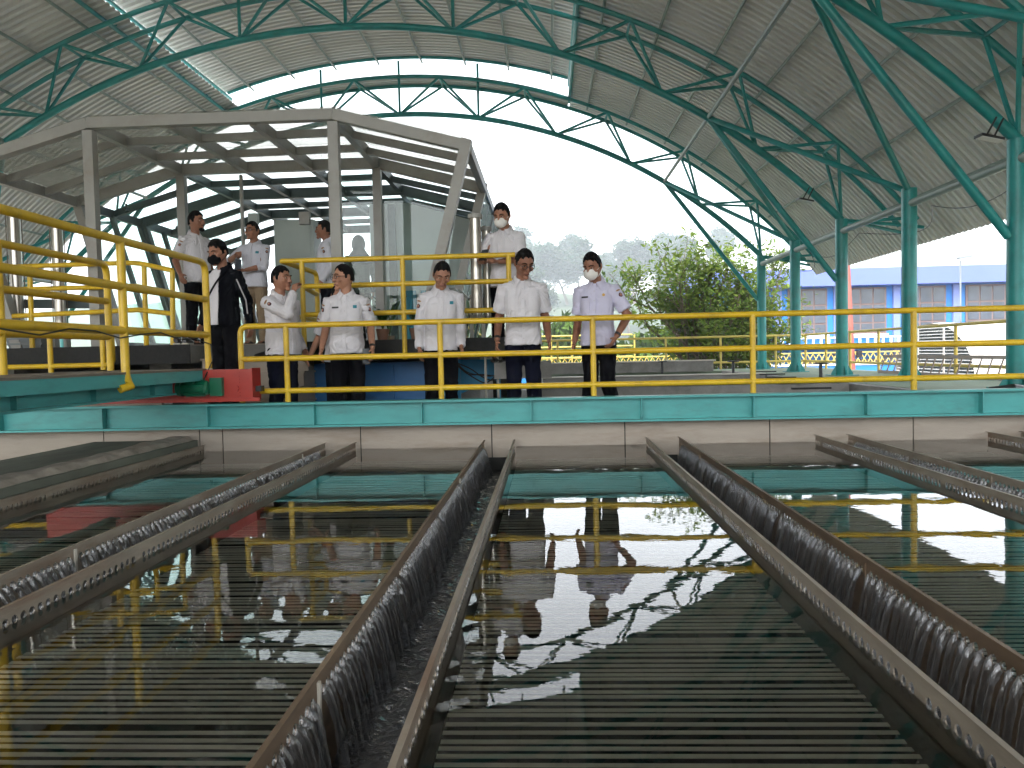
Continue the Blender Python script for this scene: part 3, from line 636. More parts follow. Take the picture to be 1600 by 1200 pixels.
# interior partition with a grey door, blue lower curtain and a teal post
MB().prism([(-3.35, 0), (-1.66, 0), (-1.13, 2.1), (-1.05, 2.25), (-2.62, 2.72), (-3.35, 2.72)], (0, 14.7, PF + 0.003), (1, 0, 0), (0, 0, 1), (0, 1, 0), 0.08).build('partition_wall', 'cabin_wall', cab)
MB().box((-2.98, 14.62, PF + 0.003), (-2.84, 14.698, 3.9)).build('partition_post', 'cabin_steel_dark', cab)
for k in range(14):
    x = -2.8 + 0.075 * k
    MB().tube([(x, 14.64, PF + 0.03), (x + 0.01 * math.sin(k), 14.64, 2.25)], 0.04, 8).build('curtain_fold', 'cabin_blue' if k % 5 else 'cabin_wall', cab)
dp = MB().box((-4.72, 13.3, PF + 0.003), (-4.02, 13.75, 3.42)).build('equipment_cabinet', 'panel_grey', cab)
MB().box((-4.7, 13.29, PF + 0.05), (-4.08, 13.299, 3.38)).build('cabinet_door', 'panel_grey', dp)
MB().box((-5.02, 12.9, 3.3), (-4.86, 13.0, 3.48)).build('wall_speaker', 'cabin_wall', cab)
MB().box((-4.05, 12.6, 3.22), (-3.88, 12.7, 3.42)).build('wall_speaker', 'cabin_steel', cab)
def camera_unit(x, y, z, w):
    t = thing('security_camera', (x, y, z - 0.1), 'small black security camera under the cabin roof ' + w, 'camera')
    MB().tube([(x, y, z), (x, y, z - 0.06)], 0.018, 8).build('mount', 'black_plastic', t)
    MB().tube([(x, y + 0.06, z - 0.07), (x + 0.02, y - 0.1, z - 0.1)], 0.032, 10).build('barrel', 'black_plastic', t)
camera_unit(-6.9, 12.5, 3.62, 'near its front corner'); camera_unit(-6.95, 14.4, 3.62, 'farther back along the slanted glass')

# ------------------------------------------------------------------ gate actuators, pedestal, things under the platform
def actuator(x, y, top, r, words):
    t = thing('gate_actuator', (x, y, PF), words, 'actuator cylinder')
    MB().lathe([(r, 0.28), (r, top - PF - 0.05)], (x, y, PF), 20).build('cylinder', 'stainless', t, smooth=True)
    MB().lathe([(r * 1.35, 0), (r * 1.35, 0.05)], (x, y, top - 0.05), 20).build('end_cap', 'cabin_steel', t, smooth=True)
    MB().lathe([(r * 1.35, 0), (r * 1.35, 0.05)], (x, y, PF + 0.24), 20).build('end_cap', 'cabin_steel', t, smooth=True)
    for k in range(4):
        a = math.pi / 4 + k * math.pi / 2; MB().tube([(x + 1.2 * r * math.cos(a), y + 1.2 * r * math.sin(a), PF + 0.26), (x + 1.2 * r * math.cos(a), y + 1.2 * r * math.sin(a), top - 0.02)], 0.007, 6).build('tie_rod', 'steel_plate', t)
    for s in (-1, 1): MB().box((x + s * r * 1.1 - 0.02, y - 0.05, PF + 0.001), (x + s * r * 1.1 + 0.02, y + 0.05, PF + 0.24)).build('leg', 'cabin_steel', t)
actuator(-0.863, 9.62, 2.75, 0.068, 'taller steel actuator cylinder beside the man with the phone on the platform')
actuator(-0.745, 9.86, 2.63, 0.055, 'shorter steel actuator cylinder behind the man with the phone on the platform')
actuator(-7.03, 9.95, 3.05, 0.075, 'steel actuator cylinder at the far left, left one of the two')
actuator(-6.45, 9.95, 2.89, 0.07, 'steel actuator cylinder at the far left, right one of the two')
fr = thing('actuator_stand', (-6.7, 10.1, PF), 'dark steel stand linking the two actuator cylinders at the far left', 'steel stand')
MB().bar((-7.2, 10.14, 1.83), (-6.0, 10.14, 1.8), 0.07, 0.12).build('cross_beam', 'cabin_steel_dark', fr)
for x in (-7.15, -6.08): MB().box((x - 0.05, 10.1, PF), (x + 0.05, 10.18, 1.76)).build('leg', 'cabin_steel_dark', fr)
mat('plastic_grey', (0.16, 0.18, 0.19), 0.45)
cr = thing('plastic_crate', (-6.75, 9.8, PF), 'grey plastic crate on the platform edge at the far left', 'crate')
MB().loft([[(-7.0 + i * (0.02), 9.66, PF + 0.002) if 0 else p for p in ((-6.98, 9.68, PF + 0.001), (-6.56, 9.68, PF + 0.001), (-6.56, 9.88, PF + 0.001), (-6.98, 9.88, PF + 0.001))] for i in range(1)] + [[(-7.02, 9.65, PF + 0.2), (-6.52, 9.65, PF + 0.2), (-6.52, 9.91, PF + 0.2), (-7.02, 9.91, PF + 0.2)]]).build('bin', 'plastic_grey', cr)
for z in (0.06, 0.13, 0.2): MB().box((-7.03, 9.64, PF + z - 0.012), (-6.51, 9.652, PF + z + 0.012)).build('rib', 'plastic_grey', cr)
pd = thing('control_pedestal', (-1.3, 9.8, PF), 'grey control pedestal with sloping side behind the platform railing', 'control pedestal')
MB().prism([(-1.46, 0), (-1.1, 0), (-1.1, 0.58), (-1.14, 0.64), (-1.46, 0.64)], (0, 9.62, PF), (1, 0, 0), (0, 0, 1), (0, 1, 0), 0.34).build('housing', 'grey_box', pd)
MB().bar((-1.1, 9.8, PF + 0.62), (-0.98, 9.8, PF + 0.5), 0.3, 0.03).build('canopy', 'grey_box', pd)
MB().box((-1.095, 9.66, PF + 0.04), (-1.06, 9.9, PF + 0.5)).build('switch_panel', 'black_plastic', pd)
for x in (-1.02, -0.955): MB().tube([(x, 9.7, PF), (x, 9.7, PF + 0.55)], 0.012, 8).build('conduit', 'stainless', pd)
bb = thing('blue_tank', (-2.2, 9.9, FLOOR), 'dark blue painted dosing tank in the shadow under the platform', 'tank')
MB().box((-3.05, 9.85, F2), (-1.48, 11.4, 0.9)).build('shell', 'blue_paint', bb)
MB().box((-3.08, 9.83, 0.9), (-1.46, 11.42, 0.93)).build('lid', 'blue_paint', bb)
for x in (-2.5, -2.0): MB().box((x - 0.02, 9.82, F2), (x + 0.02, 9.848, 0.89)).build('rib', 'blue_paint', bb)
mat('blue_bright', (0.03, 0.3, 0.52), 0.5, var=0.1, dirt=(0.02, 0.15, 0.3), dirt_amt=0.4)
b2 = thing('blue_locker', (-1.3, 9.6, FLOOR), 'bright blue metal cabinet under the platform right of the dark tank', 'cabinet')
MB().box((-1.46, 9.5, F2), (-1.22, 9.8, 0.93)).build('body', 'blue_bright', b2)
MB().box((-1.45, 9.49, F2 + 0.02), (-1.24, 9.499, 0.9)).build('door', 'blue_bright', b2)
MB().box((-1.27, 9.48, 0.65), (-1.255, 9.489, 0.72)).build('handle', 'black_plastic', b2)
b3 = thing('cable_stand', (-0.9, 9.9, FLOOR), 'pale blue steel stand hung with cables under the platform edge', 'stand')
MB().prism([(-1.2, 0.05), (-0.62, 0.3), (-0.62, 0.52), (-1.2, 0.52)], (0, 10.1, FLOOR), (1, 0, 0), (0, 0, 1), (0, 1, 0), 0.05).build('panel', 'blue_bright', b3)
for x in (-1.16, -0.64): MB().box((x - 0.025, 9.95, F2), (x + 0.025, 10.0, 0.97)).build('leg', 'blue_bright', b3)
for x, y in ((-0.76, 9.42), (-0.62, 9.55), (-0.47, 9.4), (-0.41, 9.62)):
    tag(MB().tube([(x, y, F2), (x, y, 0.975)], 0.016, 8).build('support_pipe', 'stainless'), 'thin steel pipe under the platform, ' + {-0.76: 'leftmost of four', -0.62: 'second of four from the blue cabinet', -0.47: 'third of four from the blue cabinet', -0.41: 'rightmost of four'}[x], 'pipe', 'pipes under the platform')
for k in range(4):
    r = np.random.default_rng(50 + k); pts = [(-1.15 + 0.17 * i + r.normal(0, 0.03), 9.5 + r.normal(0, 0.04), 0.93 - 0.32 * math.sin(math.pi * i / 5) * r.uniform(0.4, 1)) for i in range(6)]
    pts = bend(pts, 0.1, 3)
    MB().tube(pts, 0.008, 5).build('loose_cable', 'black_plastic', b3)
# potted plants and shoes
mat('leaf_dark', (0.03, 0.085, 0.02), 0.5, var=0.4, scale=9)
mat('terracotta', (0.25, 0.13, 0.08), 0.8)
def pot_plant(x, y, z, h, n, words, seed):
    r = np.random.default_rng(seed); t = thing('potted_plant', (x, y, z), words, 'plant')
    MB().lathe([(0.06, 0), (0.085, 0.13), (0.09, 0.14), (0.078, 0.14), (0.075, 0.12)], (x, y, z), 16).build('pot', 'terracotta', t, smooth=True)
    for k in range(n):
        a = r.uniform(0, 6.28); l = h * r.uniform(0.6, 1.0); d = Vector((math.cos(a), math.sin(a), 0)); p0 = Vector((x, y, z + 0.13)); s = Vector((-d.y, d.x, 0)); w = 0.022
        pts = [p0 + d * (l * 0.5 * t_ ** 1.5) + Vector((0, 0, l * (t_ - 0.45 * t_ ** 3))) for t_ in (0, 0.3, 0.6, 0.85, 1)]
        vs = []
        for p, ww in zip(pts, (0.3, 1, 1.1, 0.7, 0.05)): vs += [p - s * w * ww, p + s * w * ww]
        MB().add(vs, [(2 * i, 2 * i + 1, 2 * i + 3, 2 * i + 2) for i in range(4)]).build('leaf', 'leaf_dark', t)
pot_plant(-2.05, 9.55, PF, 0.45, 16, 'leafy potted plant on the platform right of the man with glasses', 3)
pot_plant(-1.62, 9.5, PF, 0.4, 12, 'smaller potted plant on the platform beside the railing post', 4)
pot_plant(-2.62, 12.75, PF, 1.2, 14, 'tall spiky potted plant behind the cabin glass', 5)
def shoe(x, y, z, rz, words, m):
    t = thing('shoe', (x, y, z), words, 'shoe', 'shoes left on the steps'); L = []
    for s, w, h0, h1 in ((-0.13, 0.02, 0.004, 0.05), (-0.11, 0.036, 0.002, 0.085), (-0.04, 0.04, 0.002, 0.075), (0.04, 0.046, 0.002, 0.055), (0.1, 0.04, 0.003, 0.04), (0.135, 0.016, 0.008, 0.026)):
        ring = []
        for k in range(10):
            a = 2 * math.pi * k / 10; u, v = w * math.cos(a), (h0 + h1) / 2 + (h1 - h0) / 2 * math.sin(a)
            px, py = u, s; ring.append((x + px * math.cos(rz) - py * math.sin(rz), y + px * math.sin(rz) + py * math.cos(rz), z + 0.012 + v))
        L.append(ring)
    MB().loft(L).build('upper', m, t, smooth=True)
    MB().loft([[(p[0], p[1], z + 0.001 + q) for p in [(x + (cx * math.cos(rz) - cy_ * math.sin(rz)), y + (cx * math.sin(rz) + cy_ * math.cos(rz))) for cx, cy_ in ((-0.04, -0.12), (0.04, -0.12), (0.048, 0.05), (0.0, 0.13), (-0.048, 0.05))]] for q in (0, 0.014)]).build('sole', 'strip_white', t)
zs = F2 + 0.9
shoe(-4.58, 9.36, PF, 0.3, 'black and white shoe left on the platform by the railing post, left one of two', 'black_plastic')
shoe(-4.46, 9.38, PF, 0.1, 'black and white shoe left on the platform by the railing post, right one of two', 'black_plastic')
shoe(-4.2, 9.64, zs, 1.2, 'dark shoe left on the top step beside the man in the black jacket', 'black_plastic')
shoe(-3.6, 9.64, zs, 1.4, 'flat black sandal on the top step behind the railing corner', 'black_plastic')

# ------------------------------------------------------------------ trees
def leaf_mat(name, c, tr=0.45):
    m = bpy.data.materials.new(name); m.use_nodes = True; nt = m.node_tree; N = nt.nodes; L = nt.links; N.remove(N['Principled BSDF'])
    oi = N.new('ShaderNodeNewGeometry'); n = N.new('ShaderNodeTexNoise'); n.inputs['Scale'].default_value = 0.9; n.inputs['Detail'].default_value = 5; L.new(oi.outputs['Position'], n.inputs['Vector'])
    cr = N.new('ShaderNodeValToRGB'); cr.color_ramp.elements[0].position = 0.3; cr.color_ramp.elements[1].position = 0.7
    cr.color_ramp.elements[0].color = (*[v * 0.6 for v in c], 1); cr.color_ramp.elements[1].color = (*[v * 1.35 for v in c], 1); L.new(n.outputs['Fac'], cr.inputs['Fac'])
    d = N.new('ShaderNodeBsdfDiffuse'); t = N.new('ShaderNodeBsdfTranslucent'); L.new(cr.outputs[0], d.inputs['Color']); L.new(cr.outputs[0], t.inputs['Color'])
    mx = N.new('ShaderNodeMixShader'); mx.inputs[0].default_value = tr; L.new(d.outputs[0], mx.inputs[1]); L.new(t.outputs[0], mx.inputs[2]); L.new(mx.outputs[0], N['Material Output'].inputs['Surface'])
    M[name] = m
leaf_mat('leaf_a', (0.16, 0.22, 0.045)); leaf_mat('leaf_b', (0.09, 0.15, 0.035)); leaf_mat('leaf_c', (0.02, 0.055, 0.028)); leaf_mat('leaf_d', (0.036, 0.058, 0.02))
mat('bark', (0.12, 0.09, 0.065), 0.9, var=0.3, scale=8)
def tree_parts(seed, H, spread, stems, nleaf, lsize, clear=0.25, flat=0.55, fork=3, jit_=0.032):
    """returns (MB trunk, MB crown); base at the origin"""
    r = np.random.default_rng(seed); tk = MB(); tips = []
    def grow(p, d, l, rad, lev):
        n = 5; pts = [p]; rr = [rad]
        for i in range(n):
            d = (d + Vector(r.normal(0, 0.13, 3)) + Vector((0, 0, 0.04))).normalized(); p = p + d * (l / n); pts.append(p); rr.append(rad * (1 - 0.5 * (i + 1) / n))
            if lev >= 1: tips.append((p, lev))
        tk.tube(pts, rr, 6 if lev < 2 else 4, cap=False)
        if lev < 3:
            for _ in range(fork if lev else fork + 1):
                a = r.uniform(0, 6.283); out = Vector((math.cos(a), math.sin(a), 0)) * spread
                grow(pts[r.integers(2, n + 1)], (d * 0.75 + out * r.uniform(0.5, 1.0) + Vector((0, 0, 0.18))).normalized(), l * r.uniform(0.52, 0.72), rad * 0.5, lev + 1)
        else: tips.append((p, 4))
    for s in range(stems):
        a = 6.283 * s / stems + r.uniform(-0.4, 0.4); lean = (0.32 if stems > 1 else 0.06) * r.uniform(0.6, 1.3)
        grow(Vector((0.12 * math.cos(a), 0.12 * math.sin(a), 0)), Vector((math.cos(a) * lean, math.sin(a) * lean, 1)).normalized(), H * 0.5 * r.uniform(0.85, 1.1), H * 0.017 * (1.3 if stems == 1 else 1), 0)
    tips = [t for t in tips if t[0].z > H * clear]
    zmax = max(t[0].z for t in tips); k_ = H / zmax if zmax > 0 else 1
    tk.v = [(x * k_, y * k_, z * k_) for x, y, z in tk.v]; tips = [(p * k_, l) for p, l in tips]
    W = np.array([0.35 if l == 1 else 0.8 if l == 2 else 1.6 for _, l in tips]); W /= W.sum()
    ids = r.choice(len(tips), nleaf, p=W); cs = np.array([tips[i][0] for i in ids]); jit = r.normal(0, 1, (nleaf, 3)) * np.array([1, 1, flat]) * H * jit_
    cs = cs + jit; U = r.normal(0, 1, (nleaf, 3)); U[:, 2] *= 0.45; U /= np.linalg.norm(U, axis=1)[:, None]
    V = np.cross(U, r.normal(0, 1, (nleaf, 3)) * 0.6 + np.array([0, 0, 1.0])); V /= np.linalg.norm(V, axis=1)[:, None]
    sz = lsize * r.uniform(0.6, 1.4, (nleaf, 1)); a, b = U * sz, V * sz * 0.36
    vs = np.stack([cs - a, cs + b - a * 0.1, cs + a, cs - b - a * 0.1], 1).reshape(-1, 3)
    cm = MB(); cm.v = [tuple(v) for v in vs]; cm.f = [(4 * i, 4 * i + 1, 4 * i + 2, 4 * i + 3) for i in range(nleaf)]; cm.mi = list((r.random(nleaf) < 0.42).astype(int))
    return tk, cm
def place_tree(meshes, loc, sc_, rz, name, label, group=None):
    t = thing(name, loc, label, 'tree', group)
    for nm, me in zip(('trunk', 'crown'), meshes):
        o = link(nm, me, t, loc, (0, 0, rz)); o.scale = sc_
    return t
GZ = -2.7
tk, cm = tree_parts(21, 7.45, 0.6, 7, 19000, 0.115, clear=0.18, flat=0.5, fork=4)
near_me = (tk.mesh('trunk', 'bark', smooth=True), cm.mesh('crown', ['leaf_a', 'leaf_b']))
place_tree(near_me, (6.05, 25.6, GZ), (0.84, 0.84, 1.0), 0.4, 'leafy_tree', 'bushy light green tree with many thin stems behind the turquoise columns')
variants = []
for s, H, sp, nl in ((31, 15, 1.0, 11000), (32, 14, 1.2, 11000), (33, 16, 0.85, 11000)):
    tk, cm = tree_parts(s, H, sp, 1, nl, 0.55, clear=0.06, flat=0.85, fork=3, jit_=0.05)
    variants.append((tk.mesh('trunk', 'bark', smooth=True), cm.mesh('crown', ['leaf_c', 'leaf_d'])))
mat('hill_green', (0.03, 0.048, 0.02), 0.95, var=0.35, scale=0.15)
def hill_z(x, y):
    t_ = min(1, max(0, (y - 180) / 160)); return GZ + 33 * t_ * t_ * (3 - 2 * t_) * (0.9 + 0.14 * noise.noise((x * 0.02, y * 0.02, 4.0)))
m = MB(); nx, ny = 60, 30; vs = [(-200 + 480 * a / nx, 175 + 380 * b / ny, hill_z(-200 + 480 * a / nx, 175 + 380 * b / ny) + 0.02) for b in range(ny + 1) for a in range(nx + 1)]
m.add(vs, [(b * (nx + 1) + a, b * (nx + 1) + a + 1, (b + 1) * (nx + 1) + a + 1, (b + 1) * (nx + 1) + a) for b in range(ny) for a in range(nx)]); m.build('hill', 'hill_green', smooth=True, kind='structure')
far_spots = [(-4.5, 176, 1.0, 2, 'tallest feathery hazy tree at the edge of the glass cabin'), (1.5, 182, 0.95, 1, 'hazy blue tree behind the tall man in glasses'), (7.5, 174, 0.98, 0, 'hazy tree midway between the tall man and the masked man'),
             (13.5, 180, 0.72, 1, 'lowest hazy tree left of the masked man'), (18.5, 186, 0.78, 2, 'hazy tree rising right behind the masked man'), (24.5, 178, 0.98, 1, 'broad hazy tree right of the masked man'), (31, 184, 1.0, 0, 'hazy tree behind the top of the leafy tree'),
             (38, 176, 0.95, 2, 'hazy tree mostly hidden behind the leafy tree'), (4.2, 150, 0.95, 1, 'yellowish hazy tree lower on the hill behind the tall man'), (10.5, 146, 0.9, 2, 'yellowish hazy tree lower on the hill left of the masked man'), (17, 150, 0.95, 0, 'hazy tree lower on the hill behind the masked man'),
             (22.5, 146, 0.9, 2, 'hazy tree lower on the hill right of the masked man'), (28, 150, 0.9, 1, 'hazy tree lower on the hill beside the leafy tree'), (-2, 148, 0.9, 0, 'hazy tree low on the hill beside the platform'), (0.5, 122, 0.8, 2, 'hazy tree at the foot of the hill between the two men'), (7, 120, 0.78, 1, 'hazy tree at the foot of the hill above the distant railing'), (13, 122, 0.8, 0, 'hazy tree at the foot of the hill behind the masked man'), (18.5, 120, 0.75, 2, 'hazy tree at the foot of the hill behind the lilac shirt'),
             (-16, 170, 0.7, 1, 'hazy tree seen through the right part of the cabin glass'), (-30, 170, 0.5, 0, 'hazy tree seen through the middle of the cabin glass'), (-50, 165, 0.5, 2, 'hazy tree seen through the slanted left glass of the cabin')]
for i, (x, y, k, v, lab) in enumerate(far_spots):
    x, y = x * 1.9, y * 1.9
    place_tree(variants[v], (x, y, hill_z(x, y) - 0.1), (k * 1.75, k * 1.75, k * 1.6), 1.3 * i, 'distant_tree', lab, 'hazy trees in the distance')
# shrubs at the foot of the distant trees
shr = []
for s in (41, 42, 43):
    r = np.random.default_rng(s); n = 1500; U = r.normal(0, 1, (n, 3)); U /= np.linalg.norm(U, axis=1)[:, None]; rad = 1.0 + 0.25 * np.array([noise.noise(tuple(u * 2.2 + s)) for u in U])[:, None]
    cs = U * rad * np.array([2.4, 1.8, 1.9]) * r.uniform(0.72, 1, (n, 1)) + np.array([0, 0, 1.7]); cs[:, 2] = np.abs(cs[:, 2])
    a = r.normal(0, 0.16, (n, 3)); b = r.normal(0, 0.1, (n, 3)); m = MB(); m.v = [tuple(v) for v in np.stack([cs - a, cs + b, cs + a, cs - b], 1).reshape(-1, 3)]
    m.f = [(4 * i, 4 * i + 1, 4 * i + 2, 4 * i + 3) for i in range(n)]; m.mi = list((r.random(n) < 0.5).astype(int))
    st = MB()
    for k in range(6): st.tube([(0, 0, 0), (0.8 * math.cos(k), 0.8 * math.sin(k), 1.2), (1.3 * math.cos(k + 0.3), 1.1 * math.sin(k + 0.3), 2.2)], [0.06, 0.04, 0.015], 5, cap=False)
    shr.append((st.mesh('stem', 'bark'), m.mesh('foliage', ['leaf_b', 'leaf_d'])))
spots = [(-2.2, 42), (0.9, 44), (3.6, 42), (6.4, 44), (9.4, 42)]
for i, (x, y) in enumerate(spots):
    t = thing('shrub', (x, y, GZ), 'low hazy green shrub beyond the lattice fence, ' + ['leftmost of five', 'second of five from the left', 'third of five from the left', 'fourth of five from the left', 'rightmost of five'][i], 'shrub', 'hedge of hazy shrubs')
    for nm, me in zip(('stem', 'foliage'), shr[i % 3]):
        o = link(nm, me, t, (x, y, GZ), (0, 0, i * 1.7)); o.scale = (1.15, 1.15, 1.35 + 0.25 * math.sin(i * 2.1))

# ------------------------------------------------------------------ blue building
mat('bld_blue', (0.015, 0.17, 0.48), 0.7, var=0.06, scale=0.5)
mat('bld_fascia', (0.1, 0.14, 0.36), 0.7, var=0.05, scale=0.5)
mat('bld_violet', (0.16, 0.2, 0.42), 0.7, var=0.05)
mat('window_frame', (0.16, 0.1, 0.085), 0.6)
mat('window_glass', (0.05, 0.06, 0.075), 0.2, var=0.35, scale=1.2, spec=0.8)
mat('white_paint', (0.75, 0.75, 0.72), 0.6)
bl = thing('blue_building', (26, 45, GZ), 'long two-storey blue building with lavender roof band and brown windows', 'building')
MB().box((9.0, 45.0, GZ), (44, 54, 4.9)).build('wall', 'bld_blue', bl)
MB().box((8.6, 44.2, 4.42), (44.4, 54.4, 5.38)).build('roof_band', 'bld_fascia', bl)
for k in range(9):
    x0 = 10.6 + 3.32 * k; w = 2.1
    MB().box((x0 + w + 0.42, 44.82, GZ), (x0 + w + 0.78, 44.995, 4.41)).build('pilaster', 'bld_violet', bl)
    for z0, z1 in ((1.75, 4.28), (-2.2, 0.2)):
        wn_ = MB().box((x0 - 0.06, 44.93, z0 - 0.06), (x0 + w + 0.06, 44.997, z1 + 0.06)).build('window', 'window_frame', bl)
        if z1 < 1: continue
        for c in range(3):
            xa = x0 + w * c / 3 + 0.05; xb = x0 + w * (c + 1) / 3 - 0.05
            for za, zb in ((z0 + 0.05, z0 + 0.52), (z0 + 0.62, z1 - 0.95), (z1 - 0.85, z1 - 0.06)):
                MB().box((xa, 44.9, za), (xb, 44.928, zb)).build('pane', 'window_glass', wn_)
        MB().box((x0 - 0.12, 44.78, z0 - 0.16), (x0 + w + 0.12, 44.929, z0 - 0.07)).build('sill', 'white_paint', wn_)
MB().box((9, 43.2, 0.9), (44, 45, 1.02)).build('balcony_slab', 'bld_blue', bl)
MB().box((9, 43.22, 1.45), (44, 43.32, 1.53)).build('balcony_rail', 'white_paint', bl)
for k in range(60): MB().box((9.2 + 0.42 * k, 43.24, 1.02), (9.32 + 0.42 * k, 43.3, 1.45)).build('baluster', 'white_paint', bl)
lw_ = thing('blue_wall', (8, 33, GZ), 'low bright blue boundary wall with a pale lattice fence on top', 'boundary wall')
MB().box((-8, 33, GZ), (30, 33.25, 0.2)).build('wall_base', 'bld_blue', lw_)
MB().box((-8, 32.97, 0.2), (30, 33.28, 0.27)).build('coping', 'white_paint', lw_)
for k in range(110):
    x = -4 + 0.25 * k
    MB().bar((x, 33.1, 0.28), (x + 0.25, 33.1, 0.72), 0.02, 0.03).build('lattice_bar', 'yellow_pale', lw_)
    MB().bar((x + 0.5, 33.14, 0.28), (x + 0.25, 33.14, 0.72), 0.02, 0.03).build('lattice_bar', 'yellow_pale', lw_)
MB().box((-8, 33.08, 0.72), (30, 33.16, 0.77)).build('lattice_rail', 'yellow_pale', lw_)
# barrel-roofed metal shed with louvred gable
mat('zinc', (0.45, 0.43, 0.41), 0.5, var=0.08, dirt=(0.45, 0.4, 0.36), dirt_amt=0.5)
mat('louvre', (0.6, 0.6, 0.6), 0.5)
sx, ya, yb, zc = 10.4, 19.2, 23.5, 0.05; yc_, rw, rh = (ya + yb) / 2, (yb - ya) / 2, 1.52
ms = thing('barrel_shed', (14, yc_, GZ), 'grey barrel-roofed metal shed with louvred round gable beyond the side railing', 'shed')
def arc(x, k, n, s=1.0): a = math.pi * k / n; return (x, yc_ - rw * s * math.cos(a), zc + rh * s * math.sin(a))
m = MB(); n = 20; xs_ = np.arange(sx, 22.01, 0.35); vs = []
for j, x in enumerate(xs_):
    for k in range(n + 1): vs.append(arc(x, k, n, 1.0 + 0.012 * (j % 2)))
m.add(vs, [(j * (n + 1) + k, j * (n + 1) + k + 1, (j + 1) * (n + 1) + k + 1, (j + 1) * (n + 1) + k) for j in range(len(xs_) - 1) for k in range(n)]); m.build('barrel_roof', 'zinc', ms)
MB().box((sx + 0.05, ya, GZ), (22, yb, zc)).build('wall', 'zinc', ms)
MB().prism([(arc(0, k, n, 0.985)[1], arc(0, k, n, 0.985)[2]) for k in range(n + 1)], (sx + 0.12, 0, 0), (0, 1, 0), (0, 0, 1), (1, 0, 0), 0.03).build('gable_back', 'plastic_grey', ms)
z = zc + 0.03
while z < zc + rh * 0.97:
    hw = rw * 0.96 * math.sqrt(max(0, 1 - ((z - zc) / rh) ** 2))
    if hw > 0.15: MB().bar((sx + 0.04, yc_ - hw, z), (sx + 0.04, yc_ + hw, z), 0.09, 0.02).build('louvre', 'louvre', ms)
    z += 0.085
for y in (yc_ - 0.7, yc_ + 0.7): MB().box((sx - 0.03, y - 0.03, zc), (sx + 0.0, y + 0.03, zc + 1.38)).build('mullion', 'zinc', ms)
# ladder lying on edge along the side railing
mat('aluminium', (0.3, 0.24, 0.21), 0.45, metal=0.4, var=0.15)
ld = thing('ladder', (7.0, 14, FLOOR), 'metal ladder lying on its edge along the side railing', 'ladder')
for z in (FLOOR + 0.04, FLOOR + 0.36): MB().bar((7.0 if z < 0.6 else 7.1, 10.9, z), (7.0 if z < 0.6 else 7.1, 16.6, z - 0.0), 0.03, 0.06).build('stile', 'aluminium', ld)
for y in np.arange(11.1, 16.5, 0.3): MB().tube([(7.0, y, FLOOR + 0.05), (7.1, y, FLOOR + 0.35)], 0.014, 6).build('rung', 'aluminium', ld)
mat('red_pole', (0.3, 0.09, 0.07), 0.6, var=0.15)
pp = thing('red_pole', (10.5, 27, GZ), 'tall brownish red steel pole standing between the columns', 'pole')
MB().tube([(10.62, 27, GZ), (10.25, 27, 6.0)], [0.12, 0.09], 14).build('shaft', 'red_pole', pp, smooth=True)
MB().box((10.6, 26.8, 0.6), (10.76, 26.92, 0.85)).build('junction_box', 'black_plastic', pp)
lp = thing('lamp_post', (22.5, 43, GZ), 'grey lamp post whose head shows above the roof of the blue building', 'street lamp')
MB().tube([(22.5, 42.9, GZ), (22.45, 42.9, 5.5)], 0.05, 8).build('shaft', 'plastic_grey', lp)
MB().bar((22.3, 42.9, 5.62), (23.0, 42.8, 5.72), 0.28, 0.12).build('lamp_head', 'plastic_grey', lp)
# small odds and ends on the walkway at the right
MB().tube([(5.2, 9.3, FLOOR + 0.02), (5.4, 9.15, FLOOR + 0.05), (5.75, 9.2, FLOOR + 0.02)], [0.05, 0.06, 0.03], 8).build('tarpaulin_bundle', 'black_plastic', label='small dark bundle lying on the walkway by the corner column', cat='bundle')
for (x, y, w) in ((4.2, 17.6, 'at the basin rim beside the second farthest column'), (4.75, 13.6, 'on the green walkway below the middle columns'), (2.9, 19.6, 'at the far end of the basin')):
    t = thing('valve', (x, y, FLOOR), 'small black valve stem ' + w, 'valve')
    MB().tube([(x, y, FLOOR), (x, y, FLOOR + 0.3)], 0.03, 8).build('stem', 'black_plastic', t)
    MB().tube([(x + 0.12 * math.cos(a), y + 0.12 * math.sin(a), FLOOR + 0.3) for a in np.linspace(0, 6.283, 13)], 0.014, 5).build('hand_wheel', 'black_plastic', t)

# ------------------------------------------------------------------ haze
def haze(density):
    m = bpy.data.materials.new('haze'); m.use_nodes = True; nt = m.node_tree; nt.nodes.remove(nt.nodes['Principled BSDF'])
    v = nt.nodes.new('ShaderNodeVolumePrincipled'); v.inputs['Color'].default_value = (0.86, 0.94, 1.0, 1); v.inputs['Density'].default_value = density; v.inputs['Anisotropy'].default_value = 0.2
    nt.links.new(v.outputs[0], nt.nodes['Material Output'].inputs['Volume']); M['haze'] = m
    tag(MB().box((-301, -151, -3.8), (301, 641, 75)).build('haze', 'haze'), kind='stuff')
haze(0.001)

